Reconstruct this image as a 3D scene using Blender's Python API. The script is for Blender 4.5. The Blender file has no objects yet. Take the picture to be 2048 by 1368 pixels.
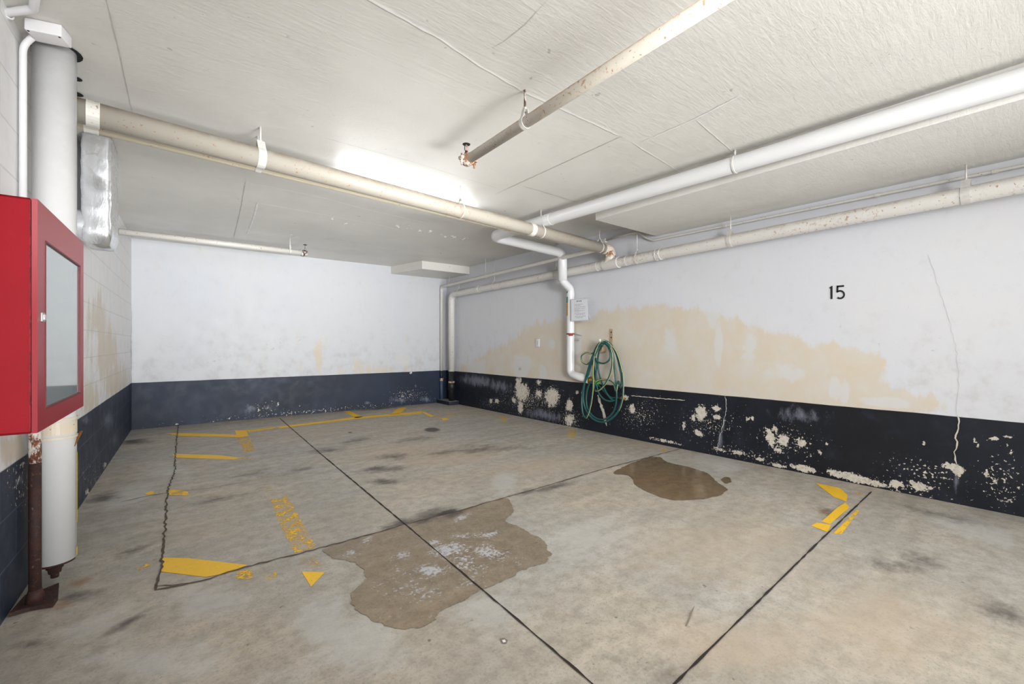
import bpy, bmesh, math, random
import numpy as np
from mathutils import Vector, Matrix, noise as mnoise
from mathutils.geometry import delaunay_2d_cdt

random.seed(7)
C = bpy.context.scene.collection
sc = bpy.context.scene
V = Vector

# ------------------------------------------------------------------ survey
# The photograph was measured once (2048x1368 frame): eye height 1.1 m, focal
# length 885 px.  World: x across to the right wall, y away along the right wall.
FOC, PX0, PY0, EYE = 885.0, 1024.0, 688.0, 1.10
TH = math.atan(709.0 / 885.0)
SN, CS = math.sin(TH), math.cos(TH)
FWD, RGT = V((SN, CS, 0)), V((CS, -SN, 0))
CAM = V((0, 0, EYE))
CEIL = 2.46

def ray(px, py):
    return RGT * ((px - PX0) / FOC) + FWD + V((0, 0, (PY0 - py) / FOC))

def at_d(px, py, d):
    return CAM + ray(px, py) * d

def at_z(px, py, z):
    r = ray(px, py)
    return CAM + r * ((z - EYE) / r.z)

def on_plane(px, py, p, n, off=0.0):
    r = ray(px, py)
    return CAM + r * (((p - CAM).dot(n) + off) / r.dot(n))

def project(P):
    """numpy (n,3) world points -> u, v, depth in the photograph's frame"""
    d = P[:, 0] * SN + P[:, 1] * CS
    X = P[:, 0] * CS - P[:, 1] * SN
    dd = np.where(d > 0.3, d, 1e9)
    return PX0 + FOC * X / dd, PY0 - FOC * (P[:, 2] - EYE) / dd, d

XR = 4.29
BL = V((-0.261, 7.482, 0))
BR = V((XR, 7.347, 0))
LDIR = (V((-0.479, 2.592, 0)) - BL).normalized()
LF = BL + LDIR * ((7.482 + 4.0) / -LDIR.y)
RF = V((XR, -4.0, 0))
N_R = V((-1, 0, 0))
N_B = V((-(BR - BL).y, (BR - BL).x, 0)).normalized() * -1     # into the room
N_L = V((-LDIR.y, LDIR.x, 0)).normalized()
if N_L.x < 0: N_L = -N_L
if N_B.y > 0: N_B = -N_B

def on_right(px, py, off=0.0): return on_plane(px, py, BR, N_R, off)
def on_back(px, py, off=0.0): return on_plane(px, py, BL, N_B, off)
def on_left(px, py, off=0.0): return on_plane(px, py, BL, N_L, off)

# ------------------------------------------------------------------ objects
def tag(o, label=None, cat=None, group=None, kind=None):
    if label: o['label'] = label
    if cat: o['category'] = cat
    if group: o['group'] = group
    if kind: o['kind'] = kind
    return o

def thing(name, loc, label, cat, group=None):
    o = bpy.data.objects.new(name, None)
    o.empty_display_size = 0.1
    o.location = loc
    C.objects.link(o)
    return tag(o, label, cat, group)

def base_of(o):
    b = V((0, 0, 0))
    while o is not None:
        b += o.location
        o = o.parent
    return b

class MB:
    """collects shapes in world coordinates, builds ONE mesh object"""
    def __init__(s):
        s.v, s.f, s.sm, s.mi, s.cur = [], [], [], [], 0
    def add(s, verts, faces, smooth=False):
        b = len(s.v)
        s.v += [V(p) for p in verts]
        for f in faces:
            s.f.append(tuple(i + b for i in f)); s.sm.append(smooth); s.mi.append(s.cur)
        return s
    def quad(s, a, b, c, d): return s.add([a, b, c, d], [(0, 1, 2, 3)])
    def box(s, o, ax, ay, az, sx, sy, sz, bev=0.0):
        """box centred on o along the three axes"""
        ax, ay, az = V(ax).normalized(), V(ay).normalized(), V(az).normalized()
        if bev <= 0:
            vs = [o + ax * (i * sx / 2) + ay * (j * sy / 2) + az * (k * sz / 2)
                  for k in (-1, 1) for j in (-1, 1) for i in (-1, 1)]
            return s.add(vs, [(0, 2, 3, 1), (4, 5, 7, 6), (0, 1, 5, 4), (2, 6, 7, 3), (0, 4, 6, 2), (1, 3, 7, 5)])
        bm = bmesh.new()
        bmesh.ops.create_cube(bm, size=1.0)
        for v in bm.verts: v.co = V((v.co.x * sx, v.co.y * sy, v.co.z * sz))
        bmesh.ops.bevel(bm, geom=list(bm.edges), offset=bev, segments=2, affect='EDGES', profile=0.7)
        bm.verts.index_update()
        vs = [o + ax * v.co.x + ay * v.co.y + az * v.co.z for v in bm.verts]
        fs = [tuple(v.index for v in f.verts) for f in bm.faces]
        bm.free()
        return s.add(vs, fs, True)
    def tube(s, pts, r, seg=16, caps=True, smooth=True, rad=None):
        pts = [V(p) for p in pts]
        n = len(pts)
        tang = []
        for i in range(n):
            a = pts[max(i - 1, 0)]; b = pts[min(i + 1, n - 1)]
            tang.append((b - a).normalized())
        up = V((0, 0, 1)) if abs(tang[0].z) < 0.9 else V((1, 0, 0))
        nx = tang[0].cross(up).normalized()
        vs, fs = [], []
        for i in range(n):
            nx = (nx - tang[i] * nx.dot(tang[i])).normalized()
            ny = tang[i].cross(nx)
            rr = rad[i] if rad else r
            for k in range(seg):
                a = 2 * math.pi * k / seg
                vs.append(pts[i] + nx * (math.cos(a) * rr) + ny * (math.sin(a) * rr))
        for i in range(n - 1):
            for k in range(seg):
                k2 = (k + 1) % seg
                fs.append((i * seg + k, i * seg + k2, (i + 1) * seg + k2, (i + 1) * seg + k))
        s.add(vs, fs, smooth)
        if caps:
            b = len(s.v) - len(vs)
            for ring, flip in ((0, True), (n - 1, False)):
                idx = [b + ring * seg + k for k in range(seg)]
                s.f.append(tuple(reversed(idx)) if flip else tuple(idx)); s.sm.append(False); s.mi.append(s.cur)
        return s
    def lathe(s, o, axis, prof, seg=20):
        """profile of (distance along axis, radius)"""
        axis = V(axis).normalized()
        return s.tube([o + axis * p[0] for p in prof], 0, seg, True, True, [max(p[1], 1e-4) for p in prof])
    def ring(s, o, axis, r0, r1, w, seg=24):
        """flat band around an axis"""
        axis = V(axis).normalized()
        up = V((0, 0, 1)) if abs(axis.z) < 0.9 else V((1, 0, 0))
        nx = axis.cross(up).normalized(); ny = axis.cross(nx)
        vs, fs = [], []
        for k in range(seg):
            a = 2 * math.pi * k / seg
            dr = nx * math.cos(a) + ny * math.sin(a)
            for (r, t) in ((r0, -w / 2), (r1, -w / 2), (r1, w / 2), (r0, w / 2)):
                vs.append(o + dr * r + axis * t)
        for k in range(seg):
            k2 = (k + 1) % seg
            for j in range(4):
                j2 = (j + 1) % 4
                fs.append((k * 4 + j, k * 4 + j2, k2 * 4 + j2, k2 * 4 + j))
        return s.add(vs, fs, False)
    def prism(s, poly, up):
        """extrude a polygon (world points) by a vector"""
        n = len(poly); up = V(up)
        vs = [V(p) for p in poly] + [V(p) + up for p in poly]
        fs = [tuple(range(n))[::-1], tuple(range(n, 2 * n))]
        for i in range(n):
            j = (i + 1) % n
            fs.append((i, j, n + j, n + i))
        return s.add(vs, fs)
    def build(s, name, mats, parent=None, label=None):
        me = bpy.data.meshes.new(name)
        b = base_of(parent) if parent else V((0, 0, 0))
        me.from_pydata([tuple(p - b) for p in s.v], [], s.f)
        bm = bmesh.new(); bm.from_mesh(me)
        bmesh.ops.recalc_face_normals(bm, faces=list(bm.faces))
        bm.to_mesh(me); bm.free()
        me.polygons.foreach_set('use_smooth', s.sm)
        me.polygons.foreach_set('material_index', s.mi)
        if not isinstance(mats, (list, tuple)): mats = [mats]
        for m in mats: me.materials.append(m)
        me.update()
        o = bpy.data.objects.new(name, me)
        C.objects.link(o)
        if parent: o.parent = parent
        if label: o['label'] = label
        return o

def fillet(pts, R, nb=7):
    """polyline with rounded corners"""
    pts = [V(p) for p in pts]
    out = [pts[0]]
    for i in range(1, len(pts) - 1):
        p, a, b = pts[i], pts[i - 1], pts[i + 1]
        u, w = (a - p), (b - p)
        lu, lw = u.length, w.length
        u.normalize(); w.normalize()
        ang = math.acos(max(-1, min(1, u.dot(w))))
        if ang > 3.08:
            out.append(p); continue
        t = min(R / math.tan(ang / 2), lu * 0.48, lw * 0.48)
        rr = t * math.tan(ang / 2)
        bis = (u + w).normalized()
        ctr = p + bis * (rr / math.sin(ang / 2))
        s0, s1 = (p + u * t) - ctr, (p + w * t) - ctr
        tot = math.pi - ang
        for k in range(nb + 1):
            f = k / nb
            q = (s0 * math.sin((1 - f) * tot) + s1 * math.sin(f * tot)) / math.sin(tot)
            out.append(ctr + q)
    out.append(pts[-1])
    return out

def lerp(a, b, t): return a + (b - a) * t

def at_px(path, px):
    """point and direction on a straight segment path where it crosses photo column px"""
    for a, b in zip(path[:-1], path[1:]):
        def col(p):
            return float(project(np.array([tuple(p)]))[0][0])
        ca, cb = col(a), col(b)
        if (ca - px) * (cb - px) <= 0 and ca != cb:
            lo, hi = 0.0, 1.0
            for _ in range(40):
                mid = (lo + hi) / 2
                if (col(lerp(a, b, mid)) - px) * (ca - px) > 0: lo = mid
                else: hi = mid
            return lerp(a, b, lo), (b - a).normalized()
    raise ValueError('column %s not on path' % px)

# ------------------------------------------------------------------ materials
def lin(c):
    c = c.lstrip('#')
    o = []
    for i in (0, 2, 4):
        x = int(c[i:i + 2], 16) / 255
        o.append(x / 12.92 if x <= 0.04045 else ((x + 0.055) / 1.055) ** 2.4)
    return tuple(o) + (1.0,)

class Mat:
    def __init__(s, name):
        s.m = bpy.data.materials.new(name); s.m.use_nodes = True
        s.t = s.m.node_tree; s.t.nodes.clear()
        s.out = s.t.nodes.new('ShaderNodeOutputMaterial')
        s.b = s.t.nodes.new('ShaderNodeBsdfPrincipled')
        s.t.links.new(s.b.outputs[0], s.out.inputs[0])
        s._pos = None
    def put(s, node, key, val):
        sock = node.inputs[key]
        if isinstance(val, bpy.types.NodeSocket): s.t.links.new(val, sock)
        elif val is not None: sock.default_value = val
    def new(s, typ, **kw):
        n = s.t.nodes.new(typ)
        for k, v in kw.items(): setattr(n, k, v)
        return n
    def pos(s):
        if s._pos is None:
            s._pos = s.new('ShaderNodeNewGeometry')
        return s._pos.outputs['Position']
    def nz(s):
        s.pos()
        n = s.new('ShaderNodeSeparateXYZ'); s.put(n, 0, s._pos.outputs['Normal'])
        return n.outputs[2]
    def xyz(s, vec=None):
        n = s.new('ShaderNodeSeparateXYZ'); s.put(n, 0, vec or s.pos())
        return n.outputs
    def sv(s, sx, sy, sz, vec=None):
        n = s.new('ShaderNodeVectorMath', operation='MULTIPLY')
        s.put(n, 0, vec or s.pos()); n.inputs[1].default_value = (sx, sy, sz)
        return n.outputs[0]
    def noise(s, scale, detail=4.0, rough=0.55, vec=None, dist=0.0):
        n = s.new('ShaderNodeTexNoise')
        s.put(n, 'Vector', vec or s.pos()); s.put(n, 'Scale', scale)
        s.put(n, 'Detail', detail); s.put(n, 'Roughness', rough); s.put(n, 'Distortion', dist)
        return n.outputs['Fac']
    def voro(s, scale, vec=None):
        n = s.new('ShaderNodeTexVoronoi')
        s.put(n, 'Vector', vec or s.pos()); s.put(n, 'Scale', scale)
        return n.outputs['Distance']
    def attr(s, name):
        n = s.new('ShaderNodeAttribute', attribute_name=name)
        return n.outputs['Fac']
    def math(s, op, a, b=None, c=None, clamp=False):
        n = s.new('ShaderNodeMath', operation=op, use_clamp=clamp)
        s.put(n, 0, a)
        if b is not None: s.put(n, 1, b)
        if c is not None: s.put(n, 2, c)
        return n.outputs[0]
    def ss(s, x, e0, e1, o0=0.0, o1=1.0):
        n = s.new('ShaderNodeMapRange', interpolation_type='SMOOTHSTEP')
        s.put(n, 0, x); s.put(n, 1, e0); s.put(n, 2, e1); s.put(n, 3, o0); s.put(n, 4, o1)
        return n.outputs[0]
    def mix(s, f, a, b, blend='MIX'):
        n = s.new('ShaderNodeMix', data_type='RGBA', blend_type=blend)
        s.put(n, 0, f); s.put(n, 6, a); s.put(n, 7, b)
        return n.outputs[2]
    def bump(s, h, strength=0.3, dist=0.01):
        n = s.new('ShaderNodeBump')
        s.put(n, 'Height', h); s.put(n, 'Strength', strength); s.put(n, 'Distance', dist)
        s.put(s.b, 'Normal', n.outputs[0])
    def col(s, c): s.put(s.b, 'Base Color', c)
    def set(s, rough=0.6, metal=0.0, spec=0.5):
        s.put(s.b, 'Roughness', rough); s.put(s.b, 'Metallic', metal)
        s.put(s.b, 'Specular IOR Level', spec)
        return s

def simple(name, c, rough=0.6, metal=0.0, var=0.12, scale=30.0, bump=0.0, spec=0.5):
    m = Mat(name); col = lin(c)
    dk = tuple(x * (1 - 2 * var) for x in col[:3]) + (1,)
    m.col(m.mix(m.noise(scale, 4), dk, tuple(min(1, x * (1 + var)) for x in col[:3]) + (1,)))
    m.set(rough, metal, spec)
    if bump: m.bump(m.noise(scale * 4, 3), bump, 0.003)
    return m.m

def painted(name, c, rust=0.0, dust=0.0, rough=0.42, rustc='#a5713c', dustc='#8b7a66', scale=1.0, under=0.0):
    """gloss painted pipe: rust freckles, dust settled on the upper side"""
    m = Mat(name)
    col = m.mix(m.noise(6, 4), lin(c), tuple(x * 0.9 for x in lin(c)[:3]) + (1,))
    if dust:
        k = m.math('MULTIPLY', m.ss(m.nz(), 0.08, 0.70), m.ss(m.noise(14, 5, 0.65), 0.28, 0.62), None)
        col = m.mix(m.math('MULTIPLY', k, dust), col, lin(dustc))
    if rust:
        patches = m.ss(m.noise(3.4 * scale, 3), 0.60 - rust * 0.28, 0.72)
        fre = m.ss(m.noise(38, 5, 0.7), 0.53, 0.66)
        k = m.math('MULTIPLY', patches, fre)
        freck = m.ss(m.noise(60, 1), 0.70 - 0.04 * rust, 0.75)
        if under:
            lo = m.ss(m.nz(), 0.35, -0.35, 0.15, 1.0)
            freck = m.math('MULTIPLY', freck, lo)
        k = m.math('MAXIMUM', k, freck, clamp=True)
        col = m.mix(m.math('MULTIPLY', k, 0.85), col, lin(rustc))
    m.col(col); m.set(rough)
    m.bump(m.noise(45, 3), 0.08, 0.003)
    return m.m

def concrete_col(m):
    """colour of the bare slab, shared by the floor and its damp patches"""
    warm, grey = lin('#c9beae'), lin('#bcbab4')
    big = m.noise(0.75, 5, 0.6)
    c = m.mix(m.ss(big, 0.36, 0.64), grey, warm)
    strk = m.noise(3.0, 6, 0.62, m.sv(0.55, 1.7, 1.0))
    c = m.mix(m.ss(strk, 0.30, 0.75), m.mix(0.5, c, lin('#918a7e')), c)
    mid = m.noise(14, 6, 0.7)
    c = m.mix(m.ss(mid, 0.36, 0.68, 0.0, 0.55), c, lin('#8b8478'))
    fine = m.noise(85, 4, 0.7)
    c = m.mix(m.ss(fine, 0.48, 0.74, 0.0, 0.55), c, lin('#7d766b'))
    pale = m.noise(150, 2, 0.5)
    c = m.mix(m.ss(pale, 0.60, 0.80, 0.0, 0.35), c, lin('#d6cfc3'))
    pit = m.noise(26, 2, 0.5)
    c = m.mix(m.ss(pit, 0.725, 0.775, 0.0, 0.60), c, lin('#4e473f'))
    c = m.mix(m.ss(m.noise(70, 2, 0.5), 0.70, 0.76, 0.0, 0.45), c, lin('#5a534a'))
    return c

def mat_floor():
    m = Mat('concrete floor')
    c = concrete_col(m)
    n1 = m.noise(5, 6, 0.65, m.sv(0.7, 1.4, 1))
    n2 = m.noise(22, 5, 0.65)
    def field(name, lo, hi, amp):
        a = m.math('ADD', m.attr(name), m.math('MULTIPLY', m.math('SUBTRACT', n1, 0.5), amp))
        a = m.math('ADD', a, m.math('MULTIPLY', m.math('SUBTRACT', n2, 0.5), amp * 0.5))
        return m.ss(a, lo, hi)
    c = m.mix(m.math('MULTIPLY', field('pale', 0.0, 0.5, 1.7), 0.42), c, lin('#c9cac8'))
    c = m.mix(m.math('MULTIPLY', field('warm', -0.1, 0.8, 1.3), 0.50), c, lin('#bba993'))
    c = m.mix(m.math('MULTIPLY', field('dark', -0.05, 0.85, 1.5), 0.88), c, lin('#4f4b47'))
    c = m.mix(m.math('MULTIPLY', field('oil', 0.0, 0.6, 1.0), 0.85), c, lin('#2f2a26'))
    c = m.mix(m.math('MULTIPLY', field('rust', 0.0, 0.8, 1.2), 0.55), c, lin('#8d6338'))
    m.col(c)
    m.set(m.ss(n1, 0.2, 0.8, 0.50, 0.72), 0, 0.35)
    m.bump(m.math('ADD', m.noise(110, 4, 0.7), m.math('MULTIPLY', m.noise(9, 4), 0.8)), 0.18, 0.004)
    return m.m

def mat_damp(name, tint, k, rough, sparkle):
    m = Mat(name)
    c = concrete_col(m)
    c = m.mix(1.0, c, lin(tint), 'MULTIPLY')
    c = m.mix(k, c, lin('#5d5240'))
    c = m.mix(m.ss(m.noise(30, 5, 0.7), 0.50, 0.75, 0, 0.30), c, lin('#54493c'))
    n = m.noise(48, 5, 0.75)
    if sparkle:
        a = m.math('ADD', m.attr('glints'), m.math('MULTIPLY', m.math('SUBTRACT', n, 0.5), 3.4))
        a = m.math('ADD', a, m.math('MULTIPLY', m.math('SUBTRACT', m.noise(8, 4), 0.5), 1.6))
        g = m.ss(a, 0.22, 0.80)
        c = m.mix(m.math('MULTIPLY', g, 0.75), c, lin('#c9ccd4'))  # pale specks paint the wet sparkle into the colour
        d = m.math('ADD', m.attr('soot'), m.math('MULTIPLY', m.math('SUBTRACT', m.noise(9, 5), 0.5), 1.4))
        c = m.mix(m.math('MULTIPLY', m.ss(d, 0.0, 0.8), 0.8), c, lin('#37322d'))
    m.col(c)
    m.set(m.ss(n, 0.35, 0.65, rough * 0.7, rough * 1.3), 0, 0.5)
    m.bump(m.noise(120, 4, 0.7), 0.10 if sparkle else 0.02, 0.003)
    return m.m

def mat_yellow(name, wear):
    """road paint scuffed through to the slab"""
    m = Mat(name)
    c = m.mix(m.noise(12, 4), lin('#fbc81a'), lin('#efbe34'))
    c = m.mix(m.ss(m.noise(60, 5, 0.7), 0.52, 0.72, 0, 0.45), c, lin('#b99a4a'))
    m.col(c); m.set(0.55)
    a = m.math('ADD', m.math('MULTIPLY', m.noise(60, 6, 0.75, m.sv(1, 1.6, 1)), 0.66),
               m.math('MULTIPLY', m.noise(14, 4, 0.65), 0.40))
    k = m.ss(a, wear, wear + 0.06)
    tr = m.new('ShaderNodeBsdfTransparent'); mx = m.new('ShaderNodeMixShader')
    m.put(mx, 0, k)
    m.t.links.new(tr.outputs[0], mx.inputs[1]); m.t.links.new(m.b.outputs[0], mx.inputs[2])
    m.t.links.new(mx.outputs[0], m.out.inputs[0])
    return m.m

def mat_wall(name, kind):
    m = Mat(name)
    z = m.xyz()[2]
    n_big = m.noise(1.1, 4, 0.6)
    n_med = m.noise(7, 5, 0.65)
    n_fin = m.noise(40, 4, 0.7)
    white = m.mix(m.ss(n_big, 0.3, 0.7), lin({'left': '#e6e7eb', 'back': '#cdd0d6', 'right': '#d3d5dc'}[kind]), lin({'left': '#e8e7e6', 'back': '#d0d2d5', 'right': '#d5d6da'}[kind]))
    white = m.mix(m.ss(n_med, 0.52, 0.80, 0, 0.16), white, lin('#a9a8a6'))
    white = m.mix(m.ss(m.noise(75, 2), 0.72, 0.78, 0, 0.35), white, lin('#8f8c88'))
    # grime towards the lower wall
    low = m.ss(z, 1.5, 0.55)
    white = m.mix(m.math('MULTIPLY', m.math('MULTIPLY', low, m.ss(n_med, 0.42, 0.70)), 0.22), white, lin('#9d9690'))
    drip = m.noise(3.2, 5, 0.65, m.sv(2.2, 2.2, 0.45))
    ax = m.math('ADD', m.attr('stain'), m.math('MULTIPLY', m.math('SUBTRACT', drip, 0.5), 1.5))
    ax = m.math('ADD', ax, m.math('MULTIPLY', m.math('SUBTRACT', n_fin, 0.5), 0.55))
    st = m.ss(ax, -0.05, 0.22)
    beige = m.mix(m.ss(m.noise(4.5, 5, 0.65), 0.32, 0.68), lin('#d3c5ae'), lin('#d2cbbf'))
    white = m.mix(m.math('MULTIPLY', st, 0.85), white, beige)
    ry = m.math('ADD', m.attr('scar'), m.math('MULTIPLY', m.math('SUBTRACT', n_med, 0.5), 1.3))
    white = m.mix(m.math('MULTIPLY', m.ss(ry, 0.0, 0.30), 0.8), white, lin('#d3d3d3'))
    dk = m.math('ADD', m.attr('grime'), m.math('MULTIPLY', m.math('SUBTRACT', m.noise(26, 5, 0.7), 0.5), 2.4))
    white = m.mix(m.math('MULTIPLY', m.ss(dk, 0.45, 1.0), 0.55), white, lin('#77746f'))
    # painted band
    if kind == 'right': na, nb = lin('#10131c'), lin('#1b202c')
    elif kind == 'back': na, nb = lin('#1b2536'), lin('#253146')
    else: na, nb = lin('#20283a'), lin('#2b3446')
    navy = m.mix(m.ss(n_big, 0.3, 0.7), na, nb)
    navy = m.mix(m.ss(n_med, 0.50, 0.85, 0, 0.30), navy, lin('#3d4658'))
    sc_ = m.math('ADD', m.attr('scuff'), m.math('MULTIPLY', m.math('SUBTRACT', m.noise(11, 6, 0.75, m.sv(1.5, 1.5, 0.7)), 0.5), 1.9))
    navy = m.mix(m.math('MULTIPLY', m.ss(sc_, 0.15, 0.85), 0.60), navy, lin('#8a8f9f'))
    pe = m.math('ADD', m.attr('peel'), m.math('MULTIPLY', m.math('SUBTRACT', m.noise(24, 6, 0.72), 0.5), 2.2))
    pe = m.math('ADD', pe, m.math('MULTIPLY', m.math('SUBTRACT', m.noise(75, 3, 0.6), 0.5), 1.3))
    peel = m.ss(pe, 0.10, 0.18)
    sp = m.math('ADD', m.math('MULTIPLY', m.attr('speck'), 0.16), m.noise(52, 3, 0.6))
    speck = m.ss(sp, 0.695, 0.712)
    k = m.math('MAXIMUM', peel, speck)
    chip = m.mix(m.ss(n_fin, 0.4, 0.7), lin('#d6cfc2'), lin('#b9b2a6'))
    navy = m.mix(k, navy, chip)
    edge = m.math('ADD', z, m.math('MULTIPLY', m.math('SUBTRACT', m.noise(2.5, 2), 0.5), 0.012))
    band = m.ss(edge, 0.598, 0.602)
    c = m.mix(band, navy, white)
    h = m.math('ADD', m.math('MULTIPLY', n_fin, 0.4), m.math('MULTIPLY', k, -0.5))
    if kind == 'left':
        vec = m.new('ShaderNodeCombineXYZ')
        m.put(vec, 0, m.attr('along')); m.put(vec, 1, z)
        br = m.new('ShaderNodeTexBrick', offset=0.5)
        m.put(br, 'Vector', vec.outputs[0]); m.put(br, 'Scale', 1.0)
        m.put(br, 'Mortar Size', 0.0045); m.put(br, 'Mortar Smooth', 0.35)
        m.put(br, 'Brick Width', 0.4); m.put(br, 'Row Height', 0.2)
        f = br.outputs['Fac']
        c = m.mix(m.math('MULTIPLY', f, 0.30), c, m.mix(band, lin('#65708a'), lin('#a5a3a2')))
        h = m.math('ADD', h, m.math('MULTIPLY', f, -1.2))
    m.col(c)
    m.set(m.ss(n_med, 0.2, 0.8, 0.45, 0.62), 0, 0.4)
    m.bump(h, 0.30, 0.005)
    return m.m

def mat_ceiling():
    m = Mat('painted ceiling')
    c = m.mix(m.ss(m.noise(0.8, 4), 0.3, 0.7), lin('#dfddd7'), lin('#d5d3cd'))
    c = m.mix(m.ss(m.noise(30, 3, 0.6), 0.70, 0.76, 0, 0.40), c, lin('#8f8b84'))
    c = m.mix(m.ss(m.noise(11, 2, 0.6), 0.735, 0.76, 0, 0.38), c, lin('#7a766f'))
    c = m.mix(m.ss(m.noise(2.2, 6, 0.65), 0.42, 0.78, 0, 0.18), c, lin('#a9a69e'))
    m.col(c); m.set(0.42, 0, 0.45)
    brush = m.noise(16, 5, 0.65, m.sv(0.5, 2.6, 1.0), 0.5)
    lump = m.noise(5, 4, 0.55)
    fine = m.noise(70, 3, 0.6)
    h = m.math('ADD', m.math('MULTIPLY', brush, 0.8), m.math('ADD', m.math('MULTIPLY', lump, 0.8), m.math('MULTIPLY', fine, 0.25)))
    m.bump(h, 0.32, 0.008)
    return m.m

def mat_foil():
    m = Mat('crinkled foil wrap')
    m.col(m.mix(m.noise(12, 4), lin('#f0f1f3'), lin('#d2d4d8')))
    m.set(m.ss(m.noise(9, 3), 0.3, 0.7, 0.20, 0.36), 0.82)
    v = m.new('ShaderNodeTexVoronoi', feature='F1'); m.put(v, 'Vector', m.sv(1, 1, 0.45)); m.put(v, 'Scale', 26.0)
    h = m.math('ADD', m.math('MULTIPLY', m.noise(14, 3, 0.6, m.sv(1, 1, 0.35), 1.5), 0.9), m.math('MULTIPLY', m.noise(48, 4, 0.7, m.sv(1, 1, 0.5)), 0.5))
    m.bump(h, 0.38, 0.006)
    return m.m

def mat_red():
    m = Mat('red enamel')
    c = m.mix(m.noise(5, 4), lin('#98091b'), lin('#860818'))
    c = m.mix(m.ss(m.noise(36, 4), 0.60, 0.8, 0, 0.15), c, lin('#b02a38'))
    m.col(c); m.set(0.55, 0, 0.22)
    m.bump(m.noise(160, 2), 0.10, 0.002)
    return m.m

def mat_reddoor():
    m = Mat('faded red door enamel')
    z = m.xyz()[2]
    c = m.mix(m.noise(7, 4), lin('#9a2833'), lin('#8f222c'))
    c = m.mix(m.ss(z, 1.15, 1.5, 0, 0.40), c, lin('#c8747c'))  # paler towards the top of the door
    m.col(c); m.set(0.40, 0, 0.35)
    return m.m

def mat_rust(name, a, b, paint=None):
    m = Mat(name)
    n = m.noise(32, 6, 0.7)
    c = m.mix(m.ss(n, 0.35, 0.65), lin(a), lin(b))
    c = m.mix(m.ss(m.noise(75, 4, 0.7), 0.58, 0.75, 0, 0.6), c, lin('#8d6d62'))
    if paint:
        c = m.mix(m.ss(m.noise(30, 5, 0.7, m.sv(1, 1, 0.5)), 0.46, 0.54), c, lin(paint))
    m.col(c); m.set(0.75); m.bump(m.noise(55, 5, 0.7), 0.6, 0.004)
    return m.m

def mat_glass():
    """wired-off pane: strong grazing reflection over a haze painted in for reflected light"""
    m = Mat('cabinet glass')
    m.col(m.mix(m.noise(4, 3), lin('#c3cccd'), lin('#cdd4d4'))); m.set(0.5)
    tr = m.new('ShaderNodeBsdfTransparent'); tr.inputs[0].default_value = (0.80, 0.86, 0.86, 1)
    haze = m.new('ShaderNodeMixShader'); haze.inputs[0].default_value = 0.62
    m.t.links.new(tr.outputs[0], haze.inputs[1]); m.t.links.new(m.b.outputs[0], haze.inputs[2])
    gl = m.new('ShaderNodeBsdfGlossy'); gl.inputs['Roughness'].default_value = 0.06
    gl.inputs['Color'].default_value = (0.92, 0.96, 0.97, 1)
    fr = m.new('ShaderNodeFresnel'); fr.inputs[0].default_value = 1.6
    mx = m.new('ShaderNodeMixShader')
    m.t.links.new(m.math('ADD', fr.outputs[0], 0.12, clamp=True), mx.inputs[0])
    m.t.links.new(haze.outputs[0], mx.inputs[1]); m.t.links.new(gl.outputs[0], mx.inputs[2])
    m.t.links.new(mx.outputs[0], m.out.inputs[0])
    return m.m

def mat_emit(name, strength, c=(1, 1, 1)):
    m = Mat(name)
    e = m.new('ShaderNodeEmission'); e.inputs[0].default_value = c + (1,); e.inputs[1].default_value = strength
    m.t.links.new(e.outputs[0], m.out.inputs[0])
    return m.m

FLOOR, CEILM = mat_floor(), mat_ceiling()
W_R, W_B, W_L = mat_wall('stained right wall', 'right'), mat_wall('painted back wall', 'back'), mat_wall('painted block wall', 'left')
BEIGE = painted('cream iron pipe paint', '#aea89c', 0.50, 0.70, 0.45, under=1)
CREAM = painted('yellowed cream pipe paint', '#d6ccb4', 0.15, 0.25, 0.4)
WHITEP = painted('white pipe paint', '#dedfe0', 0.0, 0.10, 0.28)
OFFW = painted('off white pipe paint', '#d8d6cf', 0.12, 0.25, 0.40)
RUSTYP = painted('rust freckled pipe paint', '#d3ccbf', 0.78, 0.8, 0.45, dustc='#a3733f', scale=0.9)
WALLP = painted('off white pipe with rust spots', '#dbd9d4', 0.40, 0.30, 0.4, scale=0.6)
JOINTM = simple('dark joint filler', '#2a2420', 0.9)
CRACKM = simple('dirt in hairline crack', '#5c5045', 0.95)
FAINTM = simple('faint crack', '#857b6e', 0.95)
DARK = simple('dark hole', '#17181b', 0.9)
SEAMW = simple('bright paint seam', '#efefed', 0.5, var=0.03)
SEAMD = simple('dull form line', '#c2bfb8', 0.6, var=0.05)
NAVYP = simple('navy paint', '#1c2432', 0.55, var=0.2)
BLUEP = simple('scuffed blue pipe paint', '#4a5d74', 0.6, var=0.3, scale=60)
BLACKP = simple('blackened pipe', '#1b1c20', 0.5, var=0.2)
STEEL = simple('galvanised steel', '#b9b9b8', 0.4, 0.6)
PAINTEDSTEEL = simple('painted steel strap', '#cfcdc8', 0.45)
RODRUST = mat_rust('rusted rod', '#5a3a28', '#3d2b24', '#b3aaa0')
RUST = mat_rust('rusty iron', '#40231c', '#2a1c1b')
RUSTW = mat_rust('rust breaking through white paint', '#5b3020', '#7a4a30', '#d5cec5')
RUSTO = mat_rust('orange rust', '#a8642a', '#7d4a22')
FITTING = mat_rust('rusty painted fitting', '#7c5236', '#9a6a44', '#cfc6bb')
FOIL, RED, REDDOOR, GLASS = mat_foil(), mat_red(), mat_reddoor(), mat_glass()
BLACK = simple('black vinyl', '#17161a', 0.5, var=0.05)
PAPER = simple('white paper', '#e3e4ea', 0.35, var=0.02)
INK = simple('grey print', '#8d90a0', 0.7, var=0.05)
INKD = simple('dark print', '#4a4c58', 0.7, var=0.05)
TEAL = simple('teal sticker', '#2f8f8d', 0.5)
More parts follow.
